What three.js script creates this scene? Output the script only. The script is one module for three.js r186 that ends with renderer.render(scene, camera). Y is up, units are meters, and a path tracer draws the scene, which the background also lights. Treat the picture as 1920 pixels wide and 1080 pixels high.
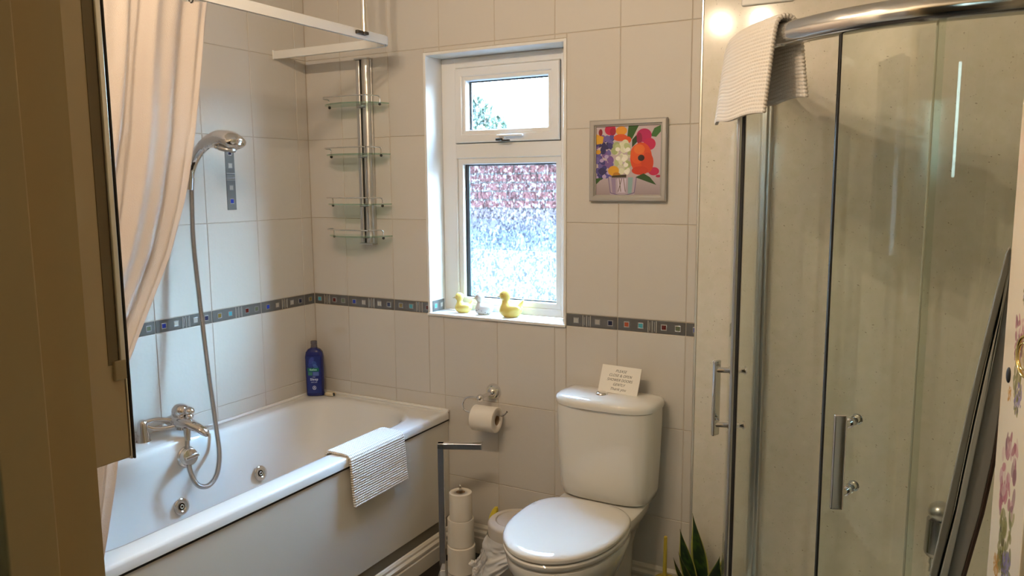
import * as THREE from 'three';
import { MarchingCubes } from 'three/addons/objects/MarchingCubes.js';
import { mergeGeometries, toCreasedNormals } from 'three/addons/utils/BufferGeometryUtils.js';
import { RoundedBoxGeometry } from 'three/addons/geometries/RoundedBoxGeometry.js';

// ------------------------------------------------------------------ camera, sky, sun, exposure
const scene = new THREE.Scene();
const camera = new THREE.PerspectiveCamera(40.27, 16 / 9, 0.02, 200);
camera.position.set(2.4617, 1.4997, 2.6163);
camera.rotation.set(-0.1318, 0.5064, -0.007, 'YXZ');
const renderer = new THREE.WebGLRenderer({ antialias: true });
renderer.toneMapping = THREE.LinearToneMapping;
renderer.toneMappingExposure = 1.0;
renderer.shadowMap.enabled = true;
const SUN = new THREE.Vector3(0.1, 0.6, 0.8).normalize();
{ // a hazy bright sky: white near the horizon, pale blue overhead
  const W = 256, Hh = 128, d = new Float32Array(W * Hh * 4), stops = [[-90, 0.22, 0.22, 0.22], [-2, 0.3, 0.31, 0.32], [0, 0.66, 0.9, 1.06], [12, 0.55, 0.85, 1.08], [30, 0.44, 0.75, 1.05], [55, 0.34, 0.6, 0.94], [90, 0.28, 0.52, 0.88]];
  for (let y = 0; y < Hh; y++) { const e = ((y + 0.5) / Hh - 0.5) * 180; let k = 1; while (k < stops.length - 1 && stops[k][0] < e) k++; const a = stops[k - 1], b = stops[k], f = THREE.MathUtils.clamp((e - a[0]) / (b[0] - a[0]), 0, 1); for (let x = 0; x < W; x++) { const o = (y * W + x) * 4; for (let c = 0; c < 3; c++) d[o + c] = a[c + 1] + (b[c + 1] - a[c + 1]) * f; d[o + 3] = 1; } }
  const t = new THREE.DataTexture(d, W, Hh, THREE.RGBAFormat, THREE.FloatType);
  t.mapping = THREE.EquirectangularReflectionMapping; t.magFilter = THREE.LinearFilter; t.needsUpdate = true;
  scene.background = t;
}
scene.backgroundIntensity = 108;
const sun = new THREE.DirectionalLight(0xfff1dc, 4);
sun.name = 'sun';
sun.position.copy(SUN).multiplyScalar(20);
sun.castShadow = true;
Object.assign(sun.shadow.camera, { left: -10, right: 10, top: 10, bottom: -10, near: 1, far: 60 });
sun.shadow.mapSize.set(2048, 2048);
scene.add(sun);
const LAMP_COLOR = 0xffe4c2, LAMP_CD = 1.27;

// ------------------------------------------------------------------ helpers
const V = (x, y, z) => new THREE.Vector3(x, y, z);
const rng = (s) => () => { s = (s + 0x6d2b79f5) | 0; let t = Math.imul(s ^ (s >>> 15), 1 | s); t = (t + Math.imul(t ^ (t >>> 7), 61 | t)) ^ t; return ((t ^ (t >>> 14)) >>> 0) / 4294967296; };
const used = {};
const numbered = (n) => { used[n] = (used[n] ?? -1) + 1; return used[n] ? n + '_' + String(used[n]).padStart(3, '0') : n; };
const lerp = THREE.MathUtils.lerp, clamp = THREE.MathUtils.clamp, sstep = THREE.MathUtils.smoothstep, rad = THREE.MathUtils.degToRad;
function mesh(name, geos, mat, parent = scene) {
  const list = (Array.isArray(geos) ? geos : [geos]).map((g) => (g.index ? g.toNonIndexed() : g));
  if (list.length > 1) { const keep = list.every((g) => g.attributes.color); for (const g of list) for (const k of Object.keys(g.attributes)) if (!['position', 'normal', 'uv'].includes(k) && !(keep && k === 'color')) g.deleteAttribute(k); }
  const m = new THREE.Mesh(list.length > 1 ? mergeGeometries(list) : list[0], mat);
  m.name = parent === scene ? numbered(name) : name; m.castShadow = m.receiveShadow = true;
  parent.add(m);
  return m;
}
function share(name, geo, mat, parent) { const m = new THREE.Mesh(geo, mat); m.name = name; m.castShadow = m.receiveShadow = true; parent.add(m); return m; }
function tag(o, label, category, group) { Object.assign(o.userData, { label, category }); if (group) o.userData.group = group; return o; }
function struct(o, label) { o.userData.kind = 'structure'; if (label) o.userData.label = label; return o; }
function thing(name, label, category, pos = [0, 0, 0], turn = 0, group) { const o = new THREE.Group(); o.name = numbered(name); o.position.set(...pos); o.rotation.y = turn; scene.add(o); return tag(o, label, category, group); }
const box = (x0, x1, y0, y1, z0, z1) => { const g = new THREE.BoxGeometry(x1 - x0, y1 - y0, z1 - z0); boxUV(g, x1 - x0, y1 - y0, z1 - z0); return g.translate((x0 + x1) / 2, (y0 + y1) / 2, (z0 + z1) / 2); };
function boxUV(g, w, h, d) { const uv = g.attributes.uv, s = [[d, h], [d, h], [w, d], [w, d], [w, h], [w, h]]; for (let i = 0; i < uv.count; i++) { const f = s[Math.floor(i / 4)]; uv.setXY(i, uv.getX(i) * f[0], uv.getY(i) * f[1]); } }
const rbox = (x0, x1, y0, y1, z0, z1, r = 0.004, seg = 2) => new RoundedBoxGeometry(x1 - x0, y1 - y0, z1 - z0, seg, Math.min(r, (x1 - x0) / 2.01, (y1 - y0) / 2.01, (z1 - z0) / 2.01)).translate((x0 + x1) / 2, (y0 + y1) / 2, (z0 + z1) / 2);
const tube = (pts, r, closed = false, seg = 0, rs = 10) => new THREE.TubeGeometry(new THREE.CatmullRomCurve3(pts.map((p) => V(...p)), closed, 'centripetal'), seg || pts.length * 8, r, rs, closed);
function polyTube(pts, r, bend = 0.01, rs = 10) { // straight runs with rounded bends
  const path = new THREE.CurvePath(), P = pts.map((p) => V(...p)); let a = P[0];
  for (let i = 1; i < P.length - 1; i++) {
    const b = Math.min(bend, P[i].distanceTo(P[i - 1]) / 2, P[i].distanceTo(P[i + 1]) / 2);
    const s = P[i].clone().add(P[i - 1].clone().sub(P[i]).setLength(b)), e = P[i].clone().add(P[i + 1].clone().sub(P[i]).setLength(b));
    path.add(new THREE.LineCurve3(a, s)); path.add(new THREE.QuadraticBezierCurve3(s, P[i], e)); a = e;
  }
  path.add(new THREE.LineCurve3(a, P[P.length - 1]));
  return capTube(new THREE.TubeGeometry(path, pts.length * 24, r, rs, false), P, r);
}
function capTube(g, P, r) { const n = P.length; return mergeGeometries([g.toNonIndexed(), cyl(P[0], P[0].clone().add(P[1].clone().sub(P[0]).setLength(0.0008)), r, r).toNonIndexed(), cyl(P[n - 1], P[n - 1].clone().add(P[n - 2].clone().sub(P[n - 1]).setLength(0.0008)), r, r).toNonIndexed()]); }
function cyl(a, b, r0, r1 = r0, seg = 24) {
  a = a.isVector3 ? a : V(...a); b = b.isVector3 ? b : V(...b);
  const d = b.clone().sub(a), g = new THREE.CylinderGeometry(r1, r0, d.length(), seg);
  return g.applyQuaternion(new THREE.Quaternion().setFromUnitVectors(V(0, 1, 0), d.clone().normalize())).translate(...a.clone().add(b).multiplyScalar(0.5).toArray());
}
const lathe = (pts, seg = 40) => new THREE.LatheGeometry(pts.map((p) => new THREE.Vector2(...p)), seg);
const aim = (g, dir, at) => g.applyQuaternion(new THREE.Quaternion().setFromUnitVectors(V(0, 1, 0), V(...dir).normalize())).translate(...at);
const sph = (x, y, z, r, sx = 1, sy = 1, sz = 1, n = 24) => new THREE.SphereGeometry(r, n, Math.round(n * 0.7)).scale(sx, sy, sz).translate(x, y, z);
function grid(nu, nv, f, flip = false, uvs = [1, 1]) { // f(u, v) -> [x, y, z]
  const pos = [], uv = [], idx = [];
  for (let j = 0; j <= nv; j++) for (let i = 0; i <= nu; i++) { pos.push(...f(i / nu, j / nv)); uv.push((i / nu) * uvs[0], (j / nv) * uvs[1]); }
  for (let j = 0; j < nv; j++) for (let i = 0; i < nu; i++) { const a = j * (nu + 1) + i, b = a + 1, c = a + nu + 1, d = c + 1; flip ? idx.push(a, c, b, b, c, d) : idx.push(a, b, c, b, d, c); }
  const g = new THREE.BufferGeometry();
  g.setAttribute('position', new THREE.Float32BufferAttribute(pos, 3)); g.setAttribute('uv', new THREE.Float32BufferAttribute(uv, 2)); g.setIndex(idx); g.computeVertexNormals();
  return g;
}
function loft(rings, closedEnds = [true, true], crease = 0.7) { // rings: arrays of [x,y,z] with equal counts, each a closed loop
  const n = rings[0].length, pos = [], uv = [], idx = [];
  rings.forEach((r, j) => r.forEach((p, i) => { pos.push(...p); uv.push(i / n, j / (rings.length - 1)); }));
  for (let j = 0; j < rings.length - 1; j++) for (let i = 0; i < n; i++) { const a = j * n + i, b = j * n + ((i + 1) % n), c = a + n, d = b + n; idx.push(a, c, b, b, c, d); }
  const cap = (j, up) => { const r = rings[j], c = r.reduce((s, p) => [s[0] + p[0] / n, s[1] + p[1] / n, s[2] + p[2] / n], [0, 0, 0]), k = pos.length / 3; pos.push(...c); uv.push(0.5, 0.5); for (let i = 0; i < n; i++) { const a = j * n + i, b = j * n + ((i + 1) % n); up ? idx.push(k, a, b) : idx.push(k, b, a); } };
  if (closedEnds[0]) cap(0, true);
  if (closedEnds[1]) cap(rings.length - 1, false);
  const g = new THREE.BufferGeometry();
  g.setAttribute('position', new THREE.Float32BufferAttribute(pos, 3)); g.setAttribute('uv', new THREE.Float32BufferAttribute(uv, 2)); g.setIndex(idx);
  if (crease) { const c = toCreasedNormals(g, crease); return c; }
  g.computeVertexNormals();
  return g;
}
const ringXZ = (n, y, cx, cz, rx, rzF, rzB = rzF, e = 2, eB = e) => Array.from({ length: n }, (_, i) => { const t = (-i / n) * Math.PI * 2, c = Math.cos(t), s = Math.sin(t), ee = s > 0 ? e : eB; return [cx + rx * Math.sign(c) * Math.abs(c) ** (2 / ee), y, cz + (s > 0 ? rzF : rzB) * Math.sign(s) * Math.abs(s) ** (2 / ee)]; });
function rrect(n, x0, x1, z0, z1, r) { // rounded rectangle, 4 corners of n+1 points and 4 sides of n points, clockwise from above
  const R = Array.isArray(r) ? r : [r, r, r, r], out = [], C = [[x1 - R[0], z0 + R[0], -90], [x1 - R[1], z1 - R[1], 0], [x0 + R[2], z1 - R[2], 90], [x0 + R[3], z0 + R[3], 180]];
  C.forEach(([cx, cz, a0], k) => { for (let i = 0; i <= n; i++) { const a = rad(a0 + (90 * i) / n); out.push([cx + R[k] * Math.cos(a), cz + R[k] * Math.sin(a)]); } const nx = C[(k + 1) % 4], b = rad(nx[2]), e = out[out.length - 1], s = [nx[0] + R[(k + 1) % 4] * Math.cos(b), nx[1] + R[(k + 1) % 4] * Math.sin(b)]; for (let i = 1; i < 2 * n; i++) out.push([lerp(e[0], s[0], i / (2 * n)), lerp(e[1], s[1], i / (2 * n))]); });
  return out.reverse();
}
function extrude(pts, depth, bevel = 0, holes = [], seg = 2) {
  const s = pts instanceof THREE.Shape ? pts : new THREE.Shape(pts.map((p) => new THREE.Vector2(...p)));
  holes.forEach((h) => s.holes.push(new THREE.Path(h.map((p) => new THREE.Vector2(...p)))));
  return new THREE.ExtrudeGeometry(s, { depth: depth - 2 * bevel, bevelEnabled: bevel > 0, bevelSize: bevel, bevelThickness: bevel, bevelOffset: -bevel, bevelSegments: seg, curveSegments: 24 }).translate(0, 0, bevel);
}
const frameGeo = (x0, x1, y0, y1, w, z0, z1, bevel = 0.003) => extrude([[x0, y0], [x1, y0], [x1, y1], [x0, y1]], z1 - z0, bevel, [[[x0 + w, y0 + w], [x0 + w, y1 - w], [x1 - w, y1 - w], [x1 - w, y0 + w]]]).translate(0, 0, z0);
// textures
function noise2(seed) { const r = rng(seed), P = new Float32Array(65536); for (let i = 0; i < 65536; i++) P[i] = r(); return (x, y, w) => { const ix = Math.floor(x), iy = Math.floor(y), fx = x - ix, fy = y - iy, s = fx * fx * (3 - 2 * fx), t = fy * fy * (3 - 2 * fy), m = (v) => ((v % w) + w) % w, g = (a, b) => P[(m(a) + m(b) * 251) & 65535]; return lerp(lerp(g(ix, iy), g(ix + 1, iy), s), lerp(g(ix, iy + 1), g(ix + 1, iy + 1), s), t); }; }
function tex(size, f, metres, srgb = false, h = size) { // f(u, v) -> [r, g, b] or grey, 0..1
  const d = new Uint8Array(size * h * 4);
  for (let y = 0; y < h; y++) for (let x = 0; x < size; x++) { const c = f(x / size, y / h), o = (y * size + x) * 4; for (let k = 0; k < 3; k++) d[o + k] = 255 * clamp(c.length ? c[k] : c, 0, 1); d[o + 3] = 255; }
  const t = new THREE.DataTexture(d, size, h);
  t.wrapS = t.wrapT = THREE.RepeatWrapping; t.magFilter = THREE.LinearFilter; t.minFilter = THREE.LinearFilter; if (srgb) t.colorSpace = THREE.SRGBColorSpace;
  if (metres) t.repeat.set(1 / metres, 1 / metres);
  t.needsUpdate = true;
  return t;
}
function canvasTex(w, h, draw) { const c = document.createElement('canvas'); c.width = w; c.height = h; draw(c.getContext('2d'), w, h); const t = new THREE.CanvasTexture(c); t.colorSpace = THREE.SRGBColorSpace; return t; }
const lin = (r, g, b) => new THREE.Color().setRGB(r, g, b);
const std = (color, roughness = 0.5, o = {}) => new THREE.MeshStandardMaterial({ color, roughness, ...o });
const phys = (color, roughness, o = {}) => new THREE.MeshPhysicalMaterial({ color, roughness, ...o });
// materials
const n1 = noise2(11), n2 = noise2(23), n3 = noise2(37);
const tileBump = tex(256, (u, v) => 0.5 * n1(u * 8, v * 6, 8) + 0.3 * n2(u * 24, v * 20, 24) + 0.2 * n3(u * 64, v * 64, 64), 0.5);
const M = {
  grout: std(lin(0.55, 0.48, 0.4), 0.9),
  plaster: std(lin(0.72, 0.66, 0.56), 0.85),
  hallPaint: std(lin(0.42, 0.34, 0.2), 0.9),
  ceiling: std(lin(0.8, 0.77, 0.7), 0.9),
  chrome: std(lin(0.78, 0.78, 0.79), 0.07, { metalness: 1 }),
  satin: std(lin(0.6, 0.6, 0.6), 0.3, { metalness: 1 }),
  alu: std(lin(0.62, 0.64, 0.63), 0.28, { metalness: 1 }),
  black: std(lin(0.012, 0.012, 0.012), 0.5),
  dark: std(lin(0.03, 0.028, 0.025), 0.55),
  acrylic: phys(lin(0.78, 0.78, 0.77), 0.12, { clearcoat: 0.5, clearcoatRoughness: 0.05 }),
  ceramic: phys(lin(0.8, 0.78, 0.73), 0.08, { clearcoat: 0.6, clearcoatRoughness: 0.03 }),
  upvc: std(lin(0.82, 0.82, 0.81), 0.3),
  whitePlastic: std(lin(0.8, 0.79, 0.76), 0.35),
  panel: phys(lin(0.72, 0.69, 0.62), 0.18),
  paintWhite: std(lin(0.72, 0.68, 0.6), 0.4),
  cream: std(lin(0.55, 0.46, 0.31), 0.5),
  paper: std(lin(0.82, 0.77, 0.69), 0.95),
  card: std(lin(0.4, 0.28, 0.17), 0.9),
  glass: phys(lin(0.945, 0.975, 0.95), 0, { transmission: 1, thickness: 0, ior: 1.5 }),
  shelfGlass: phys(lin(0.72, 0.86, 0.8), 0.25, { transmission: 1, thickness: 0, ior: 1.5 }),
  yellow: std(lin(0.75, 0.6, 0.05), 0.35),
};
const tileMats = [0, 1, 2].map((k) => phys(lin(0.66 - 0.012 * k, 0.622 - 0.012 * k, 0.572 - 0.01 * k), 0.5, { specularIntensity: 0.6, bumpMap: tileBump, bumpScale: 0.0009 }));

// ------------------------------------------------------------------ the room shell
const H = 2.42, XR = 2.835, ZF = 2.25, T = 0.12;
const WX0 = 0.618, WX1 = 1.24, WY0 = 0.968, WY1 = 2.012;       // the window hole
const floorTex = tex(256, (u, v) => { const a = n1(u * 6, v * 40, 6) * 0.5 + n2(u * 16, v * 90, 16) * 0.5; return [0.09 + 0.07 * a, 0.075 + 0.055 * a, 0.065 + 0.045 * a]; }, 0.6, true);
const floor = struct(mesh('floor', box(-T, 3.4, -0.1, 0, -0.19, 4.6), std(0xffffff, 0.45, { map: floorTex })), 'dark brown vinyl floor');
const ceiling = struct(mesh('ceiling', box(-T, 3.4, H, H + 0.1, -0.19, 4.6), M.ceiling), 'cream ceiling');
const ZB = -0.0022; // the joints lie 2 mm behind the tile faces
const wallBack = struct(mesh('wall_back', [box(-T, WX0, 0, H, -0.19, ZB), box(WX1, XR + T, 0, H, -0.19, ZB), box(WX0, WX1, 0, WY0, -0.19, ZB), box(WX0, WX1, WY1, H, -0.19, ZB)], M.grout), 'tiled window wall in cream ceramic');
const wallLeft = struct(mesh('wall_left', box(-T, -0.0022, 0, H, ZB, ZF + T), M.grout), 'tiled wall along the bath');
const wallRight = struct(mesh('wall_right', box(XR, XR + T, 0, H, ZB, ZF + T), M.plaster), 'cream right wall');
const JX = 1.872, DX = 2.81, DH = 2.03;
const wallFront = struct(mesh('wall_front', [box(-0.008, JX - 0.03, 0, H, ZF, ZF + T), box(DX + 0.03, 3.4, 0, H, ZF, ZF + T), box(JX - 0.03, DX + 0.03, DH + 0.03, H, ZF, ZF + T)], M.plaster), 'cream wall with the doorway');
struct(mesh('wall_hall', [box(0.7, 0.82, 0, H, ZF + T, 4.6), box(3.28, 3.4, 0, H, ZF + T, 4.6), box(0.7, 2.2, 0, H, 4.5, 4.6), box(3.05, 3.4, 0, H, 4.5, 4.6)], M.hallPaint), 'hall walls behind the doorway');
{ // the hall's outer door with two narrow glazed slits, mirrored in the shower glass
  const d = struct(new THREE.Group(), 'hall door with two narrow glazed slits, behind the camera'); d.name = 'door_2'; scene.add(d);
  const s = [2.28, 2.37, 2.75, 2.84], y0 = 1.52, y1 = 2.2;
  mesh('door_leaf', [box(2.2, 3.05, 0, y0, 4.53, 4.58), box(2.2, 3.05, y1, H, 4.53, 4.58), box(2.2, s[0], y0, y1, 4.53, 4.58), box(s[1], s[2], y0, y1, 4.53, 4.58), box(s[3], 3.05, y0, y1, 4.53, 4.58)], M.cream, d);
  for (const x of [s[0], s[2]]) mesh('pane', box(x, x + 0.09, y0, y1, 4.552, 4.556), phys(lin(0.3, 0.31, 0.28), 0.05, { transmission: 1, thickness: 0, ior: 1.5 }), d);
}
// tiles
const tileCache = {};
function tileGeo(w, h, t = 0.008, b = 0.0016) {
  const key = [w, h, t].map((v) => v.toFixed(4)).join();
  if (tileCache[key]) return tileCache[key];
  const x = w / 2, y = h / 2, F = [[-x + b, -y + b, 0], [x - b, -y + b, 0], [x - b, y - b, 0], [-x + b, y - b, 0]], S = [[-x, -y, -b], [x, -y, -b], [x, y, -b], [-x, y, -b]], K = S.map((p) => [p[0], p[1], -t]);
  const pos = [], uv = [], quad = (a, c, d, e) => { for (const p of [a, c, d, a, d, e]) { pos.push(...p); uv.push(p[0] + x, p[1] + y); } };
  quad(...F);
  for (let i = 0; i < 4; i++) { const j = (i + 1) % 4; quad(S[i], S[j], F[j], F[i]); quad(K[i], K[j], S[j], S[i]); }
  const g = new THREE.BufferGeometry(); g.setAttribute('position', new THREE.Float32BufferAttribute(pos, 3)); g.setAttribute('uv', new THREE.Float32BufferAttribute(uv, 2)); g.computeVertexNormals();
  return (tileCache[key] = g);
}
const tileRnd = rng(5), GAP = 0.002;
function addTile(wall, name, a0, a1, y0, y1, place, mat) { // place: 'back' | 'left' | 'reveal'
  if (a1 - a0 < 0.006 || y1 - y0 < 0.006) return;
  const m = share(name, tileGeo(a1 - a0 - GAP, y1 - y0 - GAP), mat ?? tileMats[Math.floor(tileRnd() * 3)], wall), c = (a0 + a1) / 2, cy = (y0 + y1) / 2, e = (tileRnd() - 0.5) * 0.0007;
  if (place === 'back') m.position.set(c, cy, e); else { m.position.set(e, cy, c); m.rotation.y = Math.PI / 2; }
  m.rotation.x += (tileRnd() - 0.5) * 0.002;
  return m;
}
const rows = [[0, 0.304], [0.304, 0.6396], [0.6396, 0.975], [1.0222, 1.3576], [1.3576, 1.693], [1.693, 2.0284], [2.0284, H]];
const colsBack = [0, ...Array.from({ length: 7 }, (_, i) => 0.1931 + 0.25 * i), 1.724], colsLeft = [0, ...Array.from({ length: 9 }, (_, i) => 0.0629 + 0.25 * i), ZF];
for (const [y0, y1] of rows) {
  for (let i = 0; i < colsBack.length - 1; i++) {
    let [a, b] = [colsBack[i], colsBack[i + 1]];
    if (a >= b) continue;
    if (b > WX0 && a < WX1 && y1 > WY0 && y0 < WY1) { // cut round the window
      if (a < WX0) addTile(wallBack, 'tile', a, WX0, y0, y1, 'back');
      if (b > WX1) addTile(wallBack, 'tile', WX1, b, y0, y1, 'back');
      const l = Math.max(a, WX0), r = Math.min(b, WX1);
      if (y0 < WY0) addTile(wallBack, 'tile', l, r, y0, WY0, 'back');
      if (y1 > WY1) addTile(wallBack, 'tile', l, r, WY1, y1, 'back');
    } else addTile(wallBack, 'tile', a, b, y0, y1, 'back');
  }
  for (let i = 0; i < colsLeft.length - 1; i++) addTile(wallLeft, 'tile', colsLeft[i], colsLeft[i + 1], y0, y1, 'left');
}
// mosaic border strips: grey glass tile with framed colour squares and ribbed strips
const borderMat = phys(lin(0.115, 0.112, 0.105), 0.3), silver = std(lin(0.6, 0.6, 0.6), 0.25, { metalness: 0.6 });
const gem = { blue: phys(lin(0.02, 0.05, 0.42), 0.12), navy: phys(lin(0.02, 0.025, 0.07), 0.12), silver: phys(lin(0.42, 0.4, 0.36), 0.2), gold: phys(lin(0.2, 0.14, 0.035), 0.2), cyan: phys(lin(0.08, 0.36, 0.46), 0.15), red: phys(lin(0.1, 0.012, 0.01), 0.12), green: phys(lin(0.12, 0.15, 0.09), 0.2), orange: phys(lin(0.42, 0.1, 0.05), 0.15) };
const DESIGN = { A: ['blue', 'silver', 'silver', 'navy'], B: ['gold', 'cyan', 'red', 'green'], C: ['orange', 'cyan', 'red', 'green'] };
const gemFrame = frameGeo(-0.0105, 0.0105, -0.0105, 0.0105, 0.0028, 0, 0.0014, 0.0004), gemFace = rbox(-0.0085, 0.0085, -0.0085, 0.0085, 0, 0.0011, 0.0004, 1), ribGeo = rbox(-0.0016, 0.0016, -0.021, 0.021, 0, 0.0012, 0.0005, 1);
function border(wall, a0, a1, start, design, place, at, flip = 1) { // covers a0..a1 of a strip that would start at 'start'
  const y0 = 0.975, y1 = 1.0222, t = addTile(wall, 'border_tile', a0, a1, y0, y1, place, borderMat), c = (a0 + a1) / 2;
  if (at) { t.position.x = at; }
  const put = (f) => (flip > 0 ? start + 0.25 * f : start + 0.25 * (1 - f));
  const along = (p) => (place === 'back' ? p - c : c - p);
  [0.14, 0.35, 0.69, 0.89].forEach((f, k) => { const p = put(f); if (p < a0 + 0.011 || p > a1 + 0.006) return; const q = share('glass_square', gemFace, gem[DESIGN[design][k]], t); q.position.x = along(p); const fr = share('square_rim', gemFrame, silver, t); fr.position.x = along(p); });
  [0.46, 0.485, 0.52, 0.555, 0.58].forEach((f, k) => { const p = put(f); if (p < a0 + 0.004 || p > a1 - 0.004) return; const r = share('ribbed_strip', ribGeo, k % 2 ? silver : gem.silver, t); r.position.x = along(p); r.scale.y = [1, 0.7, 1, 0.8, 1][k]; });
  return t;
}
border(wallBack, 0, 0.1931, -0.0569, 'B', 'back'); border(wallBack, 0.1931, 0.4431, 0.1931, 'A', 'back'); border(wallBack, 0.4431, WX0, 0.4431, 'B', 'back');
border(wallBack, WX1, 1.4431, 1.1931, 'A', 'back'); border(wallBack, 1.4431, 1.6931, 1.4431, 'C', 'back'); border(wallBack, 1.6931, 1.724, 1.6931, 'A', 'back');
border(wallLeft, 0, 0.0629, -0.1871, 'B', 'left', 0, -1);
for (let i = 0; i < 8; i++) border(wallLeft, 0.0629 + 0.25 * i, 0.3129 + 0.25 * i, 0.0629 + 0.25 * i, i % 2 ? 'B' : 'A', 'left', 0, -1);
{ // one strip set upright in the bath wall behind the shower head
  const t = share('border_tile', tileGeo(0.25 - GAP, 0.046), borderMat, wallLeft);
  t.position.set(0.0012, 1.53, 0.438); t.rotation.set(0, Math.PI / 2, Math.PI / 2, 'YXZ');
  [['navy', 0.89], ['silver', 0.69], ['silver', 0.35], ['blue', 0.14]].forEach(([c, f]) => { for (const [g, m, n] of [[gemFace, gem[c], 'glass_square'], [gemFrame, silver, 'square_rim']]) share(n, g, m, t).position.x = (f - 0.5) * 0.25; });
  [0.47, 0.5, 0.53, 0.57].forEach((f, k) => { const r = share('ribbed_strip', ribGeo, k % 2 ? silver : gem.silver, t); r.position.x = (f - 0.5) * 0.25; });
}
// shower wall panels: speckled stone-look laminate
const spk = rng(77), specks = Array.from({ length: 1900 }, () => [spk(), spk(), 0.0007 + 0.0019 * spk() ** 3, spk(), 0.5 + spk() * 2.2]);
const panelTex = canvasTex(1024, 1024, (c, w, h) => {
  c.fillStyle = 'rgb(224,218,206)'; c.fillRect(0, 0, w, h);
  for (let i = 0; i < 2600; i++) { const s = spk() * 26 + 6; c.fillStyle = spk() > 0.5 ? 'rgba(236,230,218,0.06)' : 'rgba(196,188,174,0.05)'; c.beginPath(); c.ellipse(spk() * w, spk() * h, s, s * 0.6, spk() * 3, 0, 7); c.fill(); }
  for (const [u, v, r, k, e] of specks) { c.fillStyle = k > 0.55 ? 'rgba(130,122,106,0.5)' : k > 0.16 ? 'rgba(158,146,124,0.55)' : 'rgba(96,84,64,0.7)'; c.beginPath(); c.ellipse(u * w, v * h, r * w * 0.6 * e, r * h * 0.5, k * 6, 0, 7); c.fill(); }
});
panelTex.wrapS = panelTex.wrapT = THREE.RepeatWrapping; panelTex.repeat.set(1 / 0.8, 1 / 0.8);
const panelMat = phys(0xffffff, 0.12, { map: panelTex, clearcoat: 0.4, clearcoatRoughness: 0.06 });
const stripMat = std(lin(0.7, 0.68, 0.62), 0.25, { metalness: 0.5 });
mesh('shower_panel', box(1.731, XR, 0, H, ZB, 0.003), panelMat, wallBack);
mesh('panel_trim', rbox(1.724, 1.732, 0, H, ZB, 0.006, 0.002), stripMat, wallBack);
mesh('shower_panel', box(XR - 0.01, XR, 0, H, 0.003, 0.95), panelMat, wallRight);
// skirting with a moulded top along the back wall and under the bath
const skirtProfile = [[0, 0], [0.022, 0], [0.022, 0.066], [0.018, 0.07], [0.018, 0.078], [0.021, 0.082], [0.021, 0.09], [0.012, 0.098], [0.012, 0.108], [0.006, 0.116], [0, 0.118]];
const skirt = (len) => extrude(skirtProfile, len);
struct(mesh('baseboard_back', skirt(1.724 - 0.76).rotateY(-Math.PI / 2).translate(1.724, 0, 0).applyMatrix4(new THREE.Matrix4()), M.paintWhite), 'white moulded skirting under the tiled window wall');
{ const g = extrude(skirtProfile.map(([d, y]) => [d, y * 0.88]), 2.1); struct(mesh('baseboard_bath', g.translate(0.728, 0, 0.0), M.paintWhite), 'white moulded skirting below the bath panel'); }
scene.getObjectByName('baseboard_back').geometry.dispose();
{ const g = extrude(skirtProfile.map(([d, y]) => [-d, y]), 1.724 - 0.752).rotateY(Math.PI / 2).translate(0.752, 0, 0); scene.getObjectByName('baseboard_back').geometry = g; }
// doorway: lining and architrave
struct(mesh('trim_1', [box(JX - 0.03, JX, 0, DH, ZF - 0.004, ZF + T + 0.004), box(DX, DX + 0.03, 0, DH, ZF - 0.004, ZF + T + 0.004), box(JX - 0.03, DX + 0.03, DH, DH + 0.03, ZF - 0.004, ZF + T + 0.004), rbox(JX - 0.002, JX + 0.012, 0, DH, ZF + 0.038, ZF + 0.075, 0.002), rbox(JX - 0.11, JX - 0.03, 0, DH + 0.07, ZF - 0.016, ZF, 0.006), rbox(JX - 0.095, JX - 0.006, 0, DH + 0.07, ZF + T, ZF + T + 0.016, 0.006), rbox(JX - 0.095, DX + 0.02, DH + 0.006, DH + 0.09, ZF - 0.016, ZF, 0.006)], std(lin(0.5, 0.385, 0.2), 0.5)), 'cream door lining on the left edge, close to the camera');

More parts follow.
